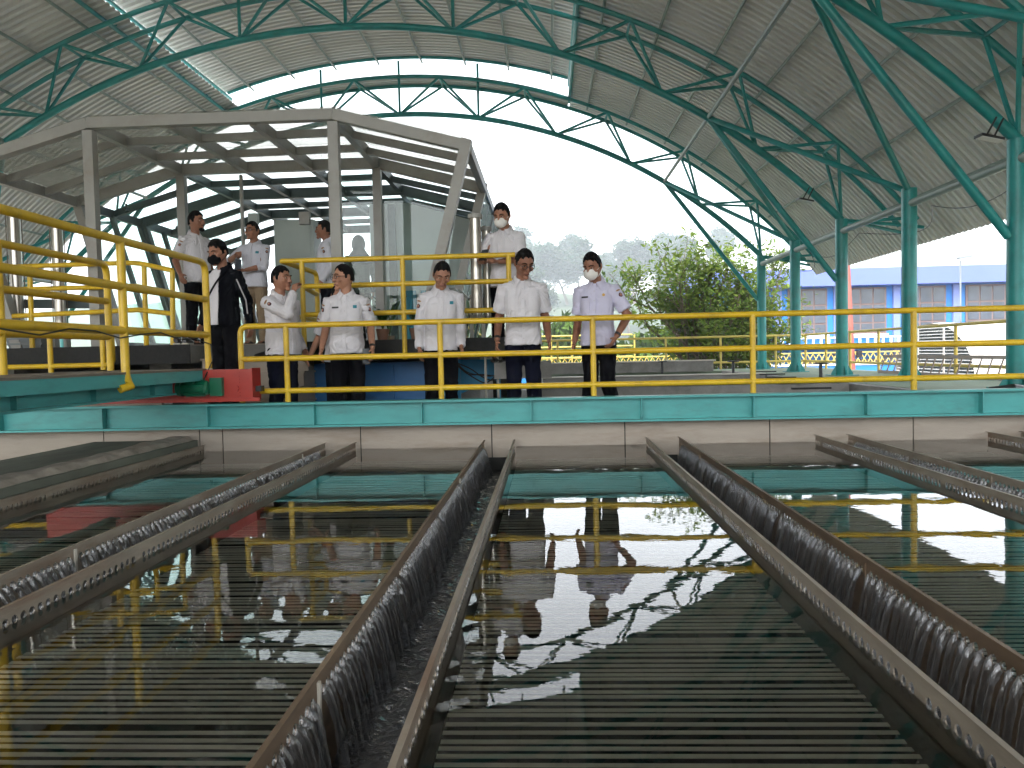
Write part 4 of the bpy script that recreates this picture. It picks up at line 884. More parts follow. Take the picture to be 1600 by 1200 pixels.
# ------------------------------------------------------------------ people
def cloth_mat(name, c, rough=0.85):
    m = mat(name, c, rough, var=0.05, scale=12, bump=0.15, bscale=260, spec=0.06)
    return m
cloth_mat('shirt_white', (0.64, 0.62, 0.645)); cloth_mat('shirt_lilac', (0.56, 0.545, 0.68)); cloth_mat('shirt_cool', (0.61, 0.61, 0.67))
cloth_mat('trouser_black', (0.004, 0.004, 0.006)); cloth_mat('trouser_navy', (0.005, 0.006, 0.015)); cloth_mat('trouser_beige', (0.27, 0.2, 0.13))
cloth_mat('jacket_black', (0.004, 0.0045, 0.007)); cloth_mat('hijab', (0.022, 0.03, 0.028)); cloth_mat('tunic', (0.1, 0.115, 0.1))
mat('hair', (0.004, 0.0035, 0.0035), 0.75, var=0.4, scale=60, bump=0.8, bscale=90, spec=0.15)
mat('skin_a', (0.4, 0.2, 0.125), 0.5, var=0.1, scale=18, spec=0.4); mat('skin_b', (0.33, 0.155, 0.095), 0.5, var=0.1, scale=18, spec=0.4); mat('skin_c', (0.27, 0.12, 0.072), 0.5, var=0.1, scale=18, spec=0.4)
mat('lips', (0.2, 0.07, 0.055), 0.5); mat('eye_white', (0.5, 0.47, 0.44), 0.3); mat('eye_dark', (0.01, 0.008, 0.007), 0.2)
mat('mask_white', (0.78, 0.76, 0.72), 0.8); mat('mask_black', (0.005, 0.005, 0.006), 0.85, spec=0.1); mat('badge_gold', (0.45, 0.27, 0.05), 0.4, metal=0.3)
mat('patch_yellow', (0.4, 0.28, 0.1), 0.7); mat('patch_red', (0.28, 0.09, 0.09), 0.7); mat('logo_teal', (0.02, 0.2, 0.26), 0.6); mat('seam_grey', (0.5, 0.48, 0.5), 0.9); mat('leather', (0.02, 0.014, 0.01), 0.45)
JOBS = []
def sup(t, p): c, s = math.cos(t), math.sin(t); return (math.copysign(abs(c) ** (2 / p), c), math.copysign(abs(s) ** (2 / p), s))
def ellring(cx, cy_, z, rx, ry, n=24, p=2.3): return [(cx + rx * sup(2 * math.pi * k / n, p)[0], cy_ + ry * sup(2 * math.pi * k / n, p)[1], z) for k in range(n)]
def ellipsoid(m, c, r, rot=None, nu=14, nv=10, fn=None):
    rings = []
    for j in range(1, nv):
        ph = math.pi * j / nv; ring = []
        for i in range(nu):
            th = 2 * math.pi * i / nu; u = Vector((math.sin(ph) * math.cos(th), math.sin(ph) * math.sin(th), -math.cos(ph)))
            v = Vector((u.x * r[0], u.y * r[1], u.z * r[2])); v = fn(u, v) if fn else v
            if rot is not None: v = rot @ v
            ring.append(tuple(Vector(c) + v))
        rings.append(ring)
    m.loft(rings)
def caps(m, p, q, r0, r1, n=12):
    p, q = Vector(p), Vector(q); d = (q - p); l = d.length; d.normalize()
    pts = [p - d * r0 * 0.85, p - d * r0 * 0.5, p, q, q + d * r1 * 0.5, q + d * r1 * 0.85]; m.tube(pts, [r0 * 0.5, r0 * 0.86, r0, r1, r1 * 0.86, r1 * 0.5], n)
def ik(s, w, a, b, hint):
    s, w = Vector(s), Vector(w); d = w - s; L = min(d.length, (a + b) * 0.995); d.normalize(); w = s + d * L
    x = (a * a - b * b + L * L) / (2 * L); h = math.sqrt(max(0, a * a - x * x)); hv = Vector(hint); hv = hv - d * hv.dot(d); hv.normalize()
    return s + d * x + hv * h, w
def person(pos, H, yaw, label, hy=0, hp=0, lean=0, rh=None, lh=None, sleeve='short', shirt='shirt_white', trousers='trouser_black', skin='skin_b', mask=None, glasses=False,
           belly=0.0, tuck=False, voxel=0.0065, jacket=False, hijab=False, pockets=True, tag_=False, logo=None, badge=False, patchL=False, patchR=False, watch=None, hairs=1.0, rhint=None, lhint=None, stance=0.1, gray=False, rcurl=0.35, lcurl=0.35, beard=False, step=0.0, tilt=0.0, bald=0.0, slim=0.97):
    s = H / 1.70; t = thing('person', pos, label, 'person', 'visitors and staff')
    A = Matrix.Translation(pos) @ Matrix.Rotation(R_(yaw), 4, 'Z') @ Matrix.Diagonal((s, s, s, 1)); tl = math.tan(R_(lean))
    def X(v):
        v = Vector(v)
        if v.z > 0.95: v = Vector((v.x + (v.z - 0.95) * math.tan(R_(tilt)), v.y - (v.z - 0.95) * tl, v.z))
        return A @ v
    Hm = Matrix.Translation((0, -0.005, 1.475)) @ Matrix.Rotation(R_(hy), 4, 'Z') @ Matrix.Rotation(R_(hp), 4, 'X') @ Matrix.Translation((0, 0.005, -1.475))
    HC = Vector((0, -0.018, 1.585))
    def hd(v): return Hm @ (HC + Vector(v) * 1.07)
    def fin(m): m.v = [tuple(X(v)) for v in m.v]; return m
    # arms
    SH = {-1: Vector((-0.176 * slim, 0.005, 1.345)), 1: Vector((0.176 * slim, 0.005, 1.345))}
    WR = {-1: Vector(rh or (-0.235, -0.05, 0.868)), 1: Vector(lh or (0.235, -0.05, 0.868))}
    HI = {-1: rhint or (-0.12, 0.6, -0.3), 1: lhint or (0.12, 0.6, -0.3)}
    EL = {}
    for k in (-1, 1): EL[k], WR[k] = ik(SH[k], WR[k], 0.282, 0.25, HI[k])
    # ---- body (one continuous skin surface)
    b = MB()
    b.loft([ellring(0, 0.0, z, rx, ry) for z, rx, ry in ((0.84, 0.13, 0.09), (0.95, 0.135, 0.095), (1.1, 0.125, 0.085), (1.25, 0.13, 0.08), (1.32, 0.12, 0.065), (1.37, 0.085, 0.055), (1.42, 0.056, 0.05))])
    for k in (-1, 1):
        x = 0.085 * k; fy = -step * k
        caps(b, (x, 0, 0.88), (x * 1.05, fy * 0.5 - 0.01, 0.47), 0.07, 0.05); caps(b, (x * 1.05, fy * 0.5 - 0.01, 0.47), (stance * k, fy + 0.02, 0.09), 0.047, 0.035); caps(b, (stance * k, fy + 0.03, 0.05), (stance * k, fy - 0.12, 0.04), 0.036, 0.03)
        caps(b, SH[k] - Vector((0.05 * k, 0, 0.0)), EL[k], 0.05, 0.04); caps(b, EL[k], EL[k] * 0.45 + WR[k] * 0.55, 0.041, 0.038); caps(b, EL[k] * 0.45 + WR[k] * 0.55, WR[k], 0.037, 0.027)
        # hand: palm, four fingers and a thumb
        d = (WR[k] - EL[k]).normalized(); side = Vector((0, -1, 0)) if abs(d.y) < 0.75 else Vector((-k * 0.6, 0, 0.5)); side = (side - d * side.dot(d)).normalized(); nrm = d.cross(side) * (1 if k > 0 else -1); nrm.normalize()
        if nrm.x * k > 0: nrm = -nrm
        cu = rcurl if k < 0 else lcurl; pb = WR[k] + d * 0.01
        for w0 in (-0.026, -0.009, 0.009, 0.026): caps(b, pb + side * w0 * 0.6, pb + d * 0.082 + side * w0, 0.016, 0.0145, 8)
        for w0, l in ((0.03, 0.068), (0.0105, 0.078), (-0.0095, 0.073), (-0.029, 0.056)):
            p0 = pb + d * 0.085 + side * w0; d1 = (d * math.cos(cu) + nrm * math.sin(cu)); d2 = (d * math.cos(2.2 * cu) + nrm * math.sin(2.2 * cu)); d3 = (d * math.cos(3.0 * cu) + nrm * math.sin(3.0 * cu))
            p1 = p0 + d1 * l * 0.45; p2 = p1 + d2 * l * 0.32; p3 = p2 + d3 * l * 0.25
            b.tube([p0 - d * 0.012, p0, p1, p2, p3, p3 + d3 * 0.005], [0.0088, 0.0092, 0.0086, 0.0078, 0.0068, 0.003], 7)
        tb = pb + d * 0.025 + side * 0.03; td = (d * 0.75 + side * 0.55 + nrm * 0.35).normalized(); b.tube([tb - side * 0.012, tb, tb + td * 0.035, tb + td * 0.035 + (td + nrm * 0.4 + d * 0.2).normalized() * 0.028], [0.012, 0.0125, 0.0105, 0.008], 8)
    caps(b, (0, 0.012, 1.40), hd((0, 0.02, -0.06)), 0.056, 0.054)
    def hf(u, v):
        if v.z < -0.02:
            q = min(1, (-v.z - 0.02) / 0.095); v = Vector((v.x * (1 - 0.3 * q ** 1.4), v.y * (1 - 0.14 * q) - 0.012 * q, v.z))
        if u.y < -0.2: v.y *= 0.95
        return v
    def hell(m, c, r, fn=None, nu=24, nv=18):
        m2 = MB(); ellipsoid(m2, (0, 0, 0), r, None, nu, nv, fn); m.add([hd(Vector(c) + Vector(v)) for v in m2.v], m2.f)
    def hcap(m, p, q, r0, r1, n=8):
        m2 = MB(); caps(m2, p, q, r0, r1, n); m.add([hd(v) for v in m2.v], m2.f)
    hell(b, (0, 0, 0), (0.076, 0.096, 0.116), hf)
    hcap(b, (0, -0.09, 0.022), (0, -0.107, -0.022), 0.009, 0.0145); hell(b, (-0.011, -0.1, -0.026), (0.0095, 0.011, 0.009), None, 10, 8); hell(b, (0.011, -0.1, -0.026), (0.0095, 0.011, 0.009), None, 10, 8)
    for k in (-1, 1):
        hcap(b, (0.012 * k, -0.086, 0.031), (0.052 * k, -0.07, 0.028), 0.0105, 0.009); hell(b, (0.046 * k, -0.066, -0.022), (0.021, 0.02, 0.021), None, 12, 10)
        hell(b, (0.078 * k, 0.014, 0.0), (0.0085, 0.019, 0.032), None, 12, 10)
    hell(b, (0, -0.086, -0.061), (0.027, 0.014, 0.015), None, 14, 10); hell(b, (0, -0.079, -0.097), (0.027, 0.022, 0.019), None, 12, 10)
    JOBS.append((fin(b), 'body', skin, t, voxel, 1, 0, None))
    # ---- eyes, brows, lips
    for k in (-1, 1):
        e = MB(); m2 = MB(); ellipsoid(m2, (0, 0, 0), (0.0135, 0.006, 0.0055 if hp < 12 else 0.004), None, 10, 8); e.add([hd(Vector((0.031 * k, -0.0805, 0.0085)) + Vector(v)) for v in m2.v], m2.f); ey = fin(e).build('eye', 'eye_white', t, smooth=True)
        e = MB(); m2 = MB(); ellipsoid(m2, (0, 0, 0), (0.0062, 0.004, 0.0062 if hp < 12 else 0.0042), None, 10, 8); e.add([hd(Vector((0.031 * k, -0.0848, 0.0085)) + Vector(v)) for v in m2.v], m2.f); fin(e).build('iris', 'eye_dark', ey, smooth=True)
        e = MB(); e.tube([hd(v) for v in ((0.014 * k, -0.0975, 0.031), (0.032 * k, -0.094, 0.037), (0.052 * k, -0.0785, 0.031))], [0.004, 0.005, 0.003], 6); fin(e).build('eyebrow', 'hair', t)
    if not mask:
        e = MB(); e.tube([hd(v) for v in ((-0.024, -0.095, -0.06), (-0.008, -0.1012, -0.058), (0.008, -0.1012, -0.058), (0.024, -0.095, -0.06))], [0.003, 0.0052, 0.0052, 0.003], 6); fin(e).build('lips', 'lips', t)
        if beard:
            e = MB(); hell(e, (0, -0.074, -0.094), (0.036, 0.03, 0.024), None, 14, 10); fin(e).build('beard', 'hair', t, smooth=True)
            e = MB(); e.tube([hd(v) for v in ((-0.03, -0.094, -0.05), (0, -0.106, -0.043), (0.03, -0.094, -0.05))], [0.003, 0.0055, 0.003], 6); fin(e).build('moustache', 'hair', t)
    # ---- hair
    sd_ = abs(hash(label)) % 97 if False else len(label) % 17
    hm = MB(); hr = (0.081, 0.102, 0.122)
    def hairf(u, v):
        zl = (0.6 + 0.1 * math.sin(abs(u.x) * 7)) if u.y < -0.45 else 0.6 - 0.92 * min(1, (u.y + 0.45) / 0.8) ** 0.8
        if bald and u.y < 0: zl += bald * (0.3 - abs(u.x)) if abs(u.x) < 0.3 else 0
        nz = noise.noise((u.x * 5 + sd_, u.y * 5, u.z * 5)); side_burn = abs(u.x) > 0.72 and -0.32 < u.y < 0.05 and u.z > -0.12
        f = (1.0 + 0.012 * hairs + 0.03 * hairs * nz + 0.02 * noise.noise((u.x * 16, u.y * 16, u.z * 16 + sd_)) + 0.06 * hairs * max(0, u.z)) if (u.z > zl + 0.06 * nz or side_burn) else 0.86
        return Vector((v.x * f, v.y * f, v.z * f))
    if not hijab:
        hell(hm, (0, 0.004, 0.004), hr, hairf, 56, 44); fin(hm).build('hair', 'hair', t, smooth=True)
    else:
        hell(hm, (0, 0.012, 0.0), (0.098, 0.118, 0.136), lambda u, v: v * (0.8 if (u.y < -0.62 and -0.55 < u.z < 0.55) else 1.0), 32, 24)
        hm.loft([ellring(0, 0.01, z, rx, ry, 24) for z, rx, ry in ((1.25, 0.2, 0.15), (1.33, 0.2, 0.145), (1.42, 0.15, 0.115), (1.5, 0.088, 0.095), (1.57, 0.085, 0.1))])
        JOBS.append((fin(hm), 'headscarf', 'hijab', t, 0.009, 3, 0.003, None))
    # ---- mask, glasses
    if mask:
        e = MB(); hell(e, (0, -0.068, -0.05), (0.066, 0.056, 0.058), lambda u, v: Vector((v.x, v.y - 0.012 * max(0, -u.y) ** 3, v.z * (1 - 0.25 * max(0, -u.z) * abs(u.x)))), 22, 16); mk = fin(e).build('face_mask', mask, t, smooth=True)
        for k in (-1, 1):
            for z0, z1 in ((-0.02, 0.012), (-0.08, -0.02)):
                e = MB(); e.tube([hd(v) for v in ((0.06 * k, -0.055, z0), (0.077 * k, -0.01, (z0 + z1) / 2), (0.083 * k, 0.018, z1))], 0.0022, 5); fin(e).build('ear_strap', mask, mk)
    if glasses:
        g = MB()
        for k in (-1, 1):
            g.tube([hd((0.034 * k + 0.024 * math.cos(a), -0.108 + 0.012 * abs(math.cos(a) * 0.5 + 0.5 * k * math.cos(a)), 0.006 + 0.017 * math.sin(a))) for a in np.linspace(0, 2 * math.pi, 17)], 0.0028, 5, cap=False)
            g.tube([hd((0.057 * k, -0.1, 0.01)), hd((0.076 * k, -0.05, 0.012)), hd((0.084 * k, 0.02, 0.006))], 0.0026, 5)
        g.tube([hd((-0.011, -0.111, 0.01)), hd((0.011, -0.111, 0.01))], 0.0026, 5); fin(g).build('glasses', 'black_plastic', t)
    # ---- shirt
    hem = 0.9 if tuck else 0.815
    prof = [(hem, 0.18, 0.136 + belly * 0.6), (0.92, 0.175, 0.132 + belly), (1.02, 0.163, 0.124 + belly), (1.12, 0.164, 0.119 + belly * 0.7), (1.22, 0.173, 0.118), (1.29, 0.178, 0.112), (1.335, 0.168, 0.103), (1.38, 0.128, 0.09), (1.42, 0.088, 0.074), (1.45, 0.068, 0.066)]; prof = [(z, rx * slim, ry) for z, rx, ry in prof]
    sh = MB(); sh.loft([[(x_, y_, z_ + (0.55 * y_ if z > 1.43 else 0.3 * y_ if z > 1.4 else 0.0)) for x_, y_, z_ in ellring(0, 0.0 - (ry - 0.12) * 0.5, z, rx, ry, 28, 2.5)] for z, rx, ry in prof])
    def surf(x, z, off=0.004):
        for (za, xa, ya), (zb, xb, yb) in zip(prof[:-1], prof[1:]):
            if za <= z <= zb:
                f = (z - za) / (zb - za); rx, ry = xa + (xb - xa) * f, ya + (yb - ya) * f; q = min(0.98, abs(x) / rx)
                return Vector((x, -(ry - 0.12) * 0.5 - ry * (1 - q ** 2.5) ** (1 / 2.5) - off, z))
        return Vector((x, -0.1, z))
    for k in (-1, 1):
        ua = SH[k]; e = EL[k]; w = WR[k]; d = (e - ua).normalized()
        caps(sh, ua - Vector((0.075 * k, 0, -0.006)), ua + d * 0.02, 0.066, 0.066, 14)
        if sleeve == 'short': sh.tube([ua - d * 0.03, ua + d * 0.06, ua + d * 0.14, ua + d * 0.225], [0.064, 0.066, 0.067, 0.07], 16)
        else:
            end = w if sleeve == 'long' else e + (w - e) * 0.35
            sh.tube([ua - d * 0.03, ua + d * 0.12, e - d * 0.04], [0.063, 0.061, 0.056], 14); caps(sh, e - d * 0.05, e + d * 0.012, 0.057, 0.06, 14); caps(sh, e, e + (end - e) * 0.15, 0.059, 0.054, 14); sh.tube([e, e + (end - e) * 0.5, end, end + (end - e).normalized() * 0.01], [0.053, 0.049, 0.04 if sleeve == 'long' else 0.05, 0.041 if sleeve == 'long' else 0.052], 14)
    JOBS.append((fin(sh), 'jacket' if jacket else 'shirt', 'jacket_black' if jacket else ('tunic' if hijab else shirt), t, 0.0085, 2, 0.0065, sd_))
    sp = t
    def patch(name, m, x0, x1, z0, z1, off=0.011, nx=5, nz=8, zf=None):
        vs = [X(surf(x0 + (x1 - x0) * i / nx, z0 + (z1 - z0) * j / nz, off)) for j in range(nz + 1) for i in range(nx + 1)]; vs2 = [X(surf(x0 + (x1 - x0) * i / nx, z0 + (z1 - z0) * j / nz, off - 0.012)) for j in range(nz + 1) for i in range(nx + 1)]
        n = nx + 1; q = MB(); N0 = len(vs); fs = [(j * n + i, j * n + i + 1, (j + 1) * n + i + 1, (j + 1) * n + i) for j in range(nz) for i in range(nx)]
        rim = [i for i in range(n)] + [j * n + nx for j in range(1, nz + 1)] + [nz * n + i for i in range(nx - 1, -1, -1)] + [j * n for j in range(nz - 1, 0, -1)]
        fs += [(rim[a], rim[a - 1], N0 + rim[a - 1], N0 + rim[a]) for a in range(len(rim))]
        return q.add(vs + vs2, fs).build(name, m, sp, smooth=True)
    if not hijab:
        cm_ = shirt
        if jacket:
            patch('shirt_front', shirt, -0.12, 0.035, hem + 0.01, 1.4, 0.01, 8, 16)
            for k in range(5): patch('button', 'seam_grey', -0.047, -0.04, 0.9 + 0.1 * k, 0.907 + 0.1 * k, 0.013, 1, 1)
            q = MB(); q.tube([X(surf(-0.16 + 0.026 * i, 1.02 + 0.036 * i, 0.016)) for i in range(11)], 0.011, 6); q.build('bag_strap', 'jacket_black', t)
        else:
            patch('placket', cm_, -0.016, 0.016, hem + 0.004, 1.41, 0.0105, 2, 22)
            for k in range(6): patch('button', 'seam_grey', -0.004, 0.004, 0.87 + 0.092 * k, 0.878 + 0.092 * k, 0.0125, 1, 1)
            if pockets:
                for a in (-0.137, 0.047):
                    patch('pocket', cm_, a, a + 0.09, 1.135, 1.245, 0.0095, 5, 5); patch('pocket_flap', cm_, a - 0.003, a + 0.093, 1.232, 1.262, 0.0125, 5, 3)
        if tag_: patch('name_tag', 'black_plastic', -0.13, -0.062, 1.272, 1.288, 0.013, 3, 1)
        if logo: patch('chest_logo', logo, 0.082, 0.118, 1.27, 1.3, 0.013, 2, 2)
        if badge:
            q = MB(); c0 = surf(0.09, 1.295, 0.012); q.tube([X(c0), X(c0 + Vector((0.001, -0.004, 0)))], 0.014 * s, 12); q.build('gold_pin', 'badge_gold', sp)
        for k, on in ((-1, patchR), (1, patchL)):
            if on:
                d = (EL[k] - SH[k]).normalized(); o_ = Vector((0.72 * k, -0.7, 0)); o_ = (o_ - d * o_.dot(d)).normalized(); u_ = d.cross(o_).normalized()
                for (mm, dz, w, h, nm) in (('patch_yellow', 0.035, 0.026, 0.008, 'shoulder_patch'), ('patch_red', 0.035, 0.02, 0.004, 'shoulder_patch'), ('trouser_navy', 0.085, 0.019, 0.022, 'arm_badge'), ('patch_red', 0.085, 0.014, 0.016, 'arm_badge'), ('patch_yellow', 0.082, 0.007, 0.008, 'arm_badge')):
                    c0 = SH[k] + d * dz + o_ * (0.072 if mm in ('patch_yellow', 'trouser_navy') and w > 0.01 else 0.0745 if w > 0.01 else 0.0765)
                    vs = [X(c0 + u_ * w * math.cos(a) + d * h * math.sin(a) - o_ * 0.006 * abs(math.cos(a))) for a in np.linspace(0, 2 * math.pi, 15)[:-1]]; vs2 = [v - (A.to_3x3() @ o_) * 0.008 for v in vs]
                    q = MB(); q.loft([vs2, vs]); q.build(nm, mm, sp)
        # collar: two folded wings round the neck
        for k in (-1, 1):
            pts_o, pts_i = [], []
            for i in range(9):
                a = math.pi / 2 - k * (math.pi * 0.92) * i / 8; f = i / 8
                pts_i.append(Vector((0.066 * math.cos(a), 0.006 + 0.064 * math.sin(a), 1.468 - 0.045 * f))); pts_o.append(Vector(((0.085 + 0.008 * f) * math.cos(a) + k * 0.036 * f ** 3, 0.004 + (0.084 + 0.014 * f) * math.sin(a), 1.43 - 0.048 * f - 0.03 * f ** 3)))
            low = [p + Vector((0, 0, -0.008)) for p in pts_o]; li = [p + Vector((0, 0, -0.02)) for p in pts_i]; vs = []
            for a_, b_, c_, d_ in zip(pts_i, pts_o, low, li): vs += [X(a_), X(b_), X(c_), X(d_)]
            n = len(pts_i); fs = [(4 * i + j, 4 * i + (j + 1) % 4, 4 * i + 4 + (j + 1) % 4, 4 * i + 4 + j) for i in range(n - 1) for j in range(4)] + [(0, 1, 2, 3), (4 * n - 1, 4 * n - 2, 4 * n - 3, 4 * n - 4)]
            MB().add(vs, fs).build('collar', 'jacket_black' if jacket and k > 0 else shirt, sp, smooth=True)
        if jacket:
            for k in (1,):
                d = (WR[k] - SH[k]); q = MB(); q.tube([X(p + Vector((0.03, -0.058, 0))) for p in (SH[k] + Vector((0.01, 0, -0.05)), EL[k], EL[k] * 0.4 + WR[k] * 0.6)], 0.008, 6); q.build('sleeve_stripe', 'seam_grey', sp)
    else:
        for i in range(7):
            for j in range(6):
                x = -0.12 + 0.04 * i + 0.02 * (j % 2); z = 0.86 + 0.075 * j
                if abs(x) < 0.14: patch('printed_dot', 'jacket_black', x, x + 0.014, z, z + 0.014, 0.011, 1, 1)
    # ---- trousers and shoes
    tr = MB(); tr.loft([ellring(0, 0.0, z, rx, ry, 24, 2.4) for z, rx, ry in ((0.8, 0.154, 0.104), (0.88, 0.15, 0.104), (0.95, 0.135, 0.095), (0.97, 0.13, 0.09))])
    for k in (-1, 1):
        x = 0.084 * k; fy = -step * k
        tr.tube([(x, 0, 0.9), (x, 0.0, 0.8), (x * 1.06, fy * 0.25, 0.65), (x * 1.1, fy * 0.5 - 0.01, 0.47), (stance * k, fy * 0.8 + 0.01, 0.25), (stance * k, fy + 0.02, 0.065), (stance * k, fy + 0.01, 0.045)], [0.085, 0.09, 0.081, 0.072, 0.066, 0.064, 0.064], 16)
    JOBS.append((fin(tr), 'trousers', trousers, t, 0.012, 2, 0.006, sd_ + 3))
    for k in (-1, 1):
        fy = -step * k; f = MB(); f.loft([[(stance * k + w * math.cos(a), y + fy, max(0.0, h * (0.5 + 0.5 * math.sin(a)))) for a in np.linspace(0, 2 * math.pi, 13)[:-1]] for y, w, h in ((0.075, 0.02, 0.06), (0.055, 0.036, 0.085), (0.0, 0.04, 0.09), (-0.08, 0.046, 0.065), (-0.16, 0.04, 0.045), (-0.19, 0.018, 0.03))]); fin(f).build('shoe', 'leather', t, smooth=True)
    if watch:
        k = watch; d = (WR[k] - EL[k]).normalized(); p = WR[k] - d * 0.02; q = MB(); q.tube([X(p - d * 0.012), X(p + d * 0.012)], 0.031 * s, 12); wt = q.build('watch', 'black_plastic', t)
    return dict(t=t, X=X, W=WR, E=EL)
def flush_people():
    tmp = []
    for mb, name, m, par, vox, sm, wr, sd_ in JOBS:
        me = bpy.data.meshes.new('tmp'); me.from_pydata(mb.v, [], mb.f); o = bpy.data.objects.new('tmp', me); col.objects.link(o)
        bm = bmesh.new(); bm.from_mesh(me); bmesh.ops.recalc_face_normals(bm, faces=bm.faces); bm.to_mesh(me); bm.free()
        r = o.modifiers.new('r', 'REMESH'); r.mode = 'VOXEL'; r.voxel_size = vox
        q = o.modifiers.new('s', 'SMOOTH'); q.factor = 0.5; q.iterations = sm * 2
        if name == 'body':
            dm = o.modifiers.new('d', 'DECIMATE'); dm.ratio = 0.45
        tmp.append(o)
    dg = bpy.context.evaluated_depsgraph_get()
    for o, (mb, name, m, par, vox, sm, wr, sd_) in zip(tmp, JOBS):
        me = bpy.data.meshes.new_from_object(o.evaluated_get(dg)); me.name = name; n = len(me.vertices)
        co = np.empty(n * 3, np.float32); me.vertices.foreach_get('co', co); co = co.reshape(-1, 3)
        if wr:
            no = np.empty(n * 3, np.float32); me.vertex_normals.foreach_get('vector', no); no = no.reshape(-1, 3); f = np.empty(n, np.float32); s0 = (sd_ or 0) * 3.7
            for i in range(n):
                x, y, z = co[i]; x, y, z = float(x), float(y), float(z); w = noise.noise((x * 3, y * 3, z * 3 + s0))
                f[i] = 0.75 * (1 - 2 * abs(noise.noise((x * 8 + z * 5 * w + s0, y * 8, z * 6 - x * 4 * w)))) + 0.45 * noise.noise((x * 17, y * 17, z * 11 + s0)) - 0.3
            co += no * (f * wr * 1.9)[:, None]
        lo, hi = co.min(0), co.max(0); c = Vector((float(lo[0] + hi[0]) / 2, float(lo[1] + hi[1]) / 2, float(lo[2]))); co -= np.array(c, np.float32)
        me.vertices.foreach_set('co', co.ravel()); me.materials.clear(); me.materials.append(M[m]); me.polygons.foreach_set('use_smooth', [True] * len(me.polygons)); me.update()
        link(name, me, par, c)
    for o in tmp:
        me = o.data; bpy.data.objects.remove(o); bpy.data.meshes.remove(me)
def phone(p, rot, label):
    t = thing('phone', p, label, 'phone'); m = MB(); R3 = Matrix.Rotation(rot[2], 3, 'Z') @ Matrix.Rotation(rot[0], 3, 'X') @ Matrix.Rotation(rot[1], 3, 'Y'); P0 = Vector(p)
    def bx(w, l, h, o=0): q = MB().box((-w, -l, o), (w, l, o + h)); q.v = [tuple(P0 + R3 @ Vector(v)) for v in q.v]; return q
    bx(0.044, 0.09, 0.011).build('case', 'black_plastic', t); bx(0.041, 0.084, 0.001, 0.0112).build('screen', 'window_glass', t)

person((-5.15, 11.2, PF), 1.97, 58, 'bearded man in a short-sleeved white shirt in profile beside the cabin post', hy=18, skin='skin_c', beard=True, hairs=1.4, rh=(-0.3, -0.1, 0.9), patchR=True, belly=0.01, voxel=0.008)
person((-3.86, 9.06, 0.49), 1.925, -14, 'man in an open black jacket and black face mask on the steps', hy=-8, hp=16, sleeve='long', jacket=True, mask='mask_black', hairs=2.0, skin='skin_b', rh=(-0.27, -0.02, 0.84), lh=(0.3, 0.02, 0.84), step=0.03)
p3 = person((-4.57, 11.95, PF), 1.93, -8, 'man in beige trousers holding a phone under the cabin canopy', hy=-10, sleeve='rolled', trousers='trouser_beige', glasses=True, skin='skin_b', shirt='shirt_cool', rh=(-0.15, -0.235, 1.235), lh=(0.02, -0.27, 1.03), rhint=(-0.8, 0.2, -0.5), lhint=(0.7, 0.2, -0.6), rcurl=0.9, lcurl=0.5, patchL=True, logo='logo_teal', voxel=0.008)
person((-3.08, 8.82, F2), 1.925, 58, 'smiling man in a long-sleeved white shirt raising his hand to his mouth', hy=12, sleeve='long', skin='skin_b', rh=(0.0, -0.2, 1.44), rhint=(-0.5, -0.25, -1.0), rcurl=0.6, patchR=True, belly=0.03, trousers='trouser_navy', hairs=1.2)
p5 = person((-2.3, 8.78, F2), 1.92, 6, 'stout man in glasses with a name tag turning his head to the left', hy=-55, hp=4, skin='skin_a', glasses=True, tag_=True, logo='logo_teal', patchL=True, patchR=True, belly=0.05, bald=0.6, hairs=0.7, lh=(0.255, -0.03, 0.87), watch=1, rh=(-0.25, -0.06, 0.87))
person((-2.475, 9.08, F2), 1.73, 6, 'man almost hidden behind the stout man in glasses, only one arm showing', hy=30, hp=10, skin='skin_a', patchR=True, voxel=0.009, rh=(-0.33, -0.04, 0.9))
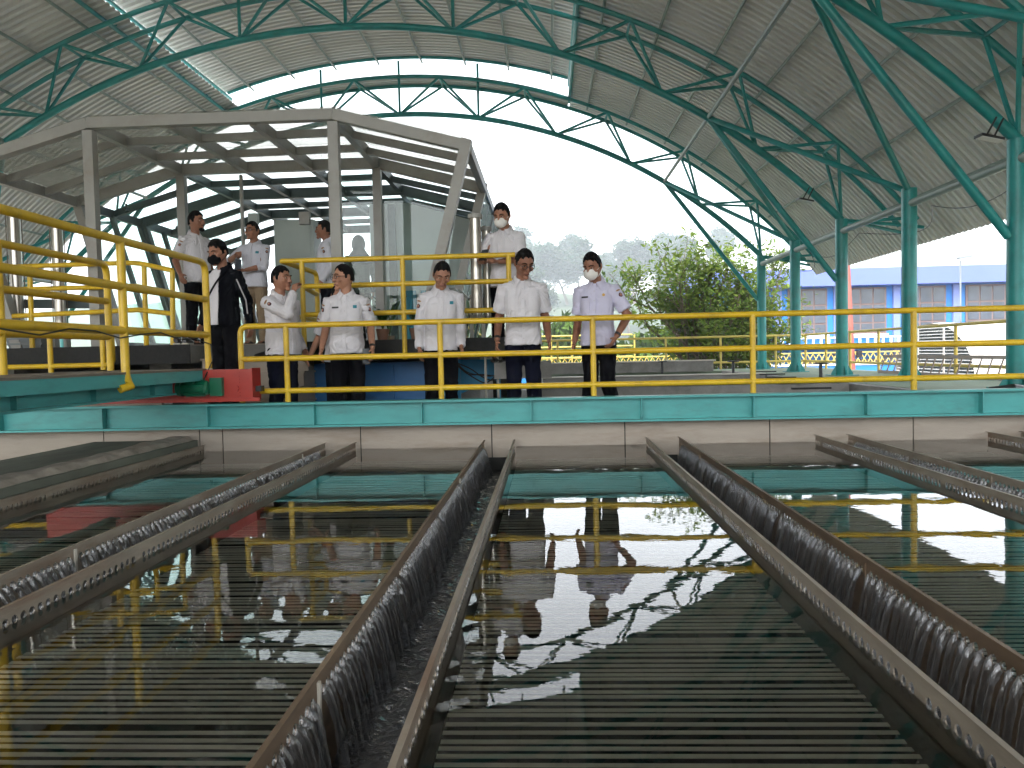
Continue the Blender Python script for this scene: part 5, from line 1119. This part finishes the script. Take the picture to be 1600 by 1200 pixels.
person((-1.22, 8.78, F2), 1.945, 12, 'slim man in a long-sleeved white shirt looking down at the water', hy=4, hp=32, sleeve='long', skin='skin_b', logo='logo_teal', patchR=True, hairs=0.6, rh=(-0.215, -0.06, 0.85), lh=(0.2, -0.1, 0.86), tilt=2, slim=0.93)
person((-0.27, 8.7, F2), 2.03, 4, 'tall man in glasses and short-sleeved white shirt looking down beside the masked man', hy=20, hp=27, lean=5, skin='skin_c', glasses=True, hairs=0.9, belly=0.02, rh=(-0.245, -0.06, 0.87), lh=(0.24, -0.06, 0.87), watch=-1, trousers='trouser_navy')
person((0.585, 8.74, F2), 1.98, -16, 'man in a white face mask and lilac uniform shirt with one hand in his pocket', hy=-14, hp=22, shirt='shirt_lilac', mask='mask_white', skin='skin_c', tag_=True, badge=True, patchL=True, hairs=1.1, belly=0.035, lh=(0.2, -0.12, 0.9), lhint=(0.9, 0.5, 0.0), watch=1, rh=(-0.215, -0.1, 0.86), step=0.08, stance=0.14, tilt=-2, slim=0.93)
p10 = person((-0.5, 9.66, 0.9), 1.97, -16, 'man in a white face mask reading a phone behind the platform railing', hy=-4, hp=24, mask='mask_white', skin='skin_b', hairs=1.1, rh=(-0.13, -0.26, 1.07), lh=(0.02, -0.26, 1.06), rhint=(-0.8, 0.2, -0.6), lhint=(0.8, 0.2, -0.6), rcurl=0.7, lcurl=0.7, slim=0.92)
person((-3.41, 11.9, PF), 1.91, -78, 'man in profile facing left behind the middle cabin post', hy=0, skin='skin_c', patchL=True, patchR=True, shirt='shirt_cool', hairs=0.7, voxel=0.009, sleeve='long')
person((-3.26, 13.4, PF), 1.90, -150, 'woman in a dark headscarf and dotted grey tunic behind the cabin glass', hijab=True, sleeve='long', skin='skin_a', voxel=0.009)
flush_people()
w = p3['X'](p3['W'][1]); phone((w.x - 0.08, w.y - 0.09, w.z + 0.07), (R_(65), 0, 0.2), 'black phone held by the man in beige trousers')
w = p10['X'](p10['W'][-1]); phone((w.x - 0.01, w.y - 0.11, w.z + 0.06), (R_(50), 0, -0.3), 'black phone held by the masked man on the platform')
w = p5['X'](p5['W'][1]); phone((w.x - 0.06, w.y - 0.07, w.z - 0.1), (R_(90), 0, 0.6), 'black phone held low by the stout man in glasses')
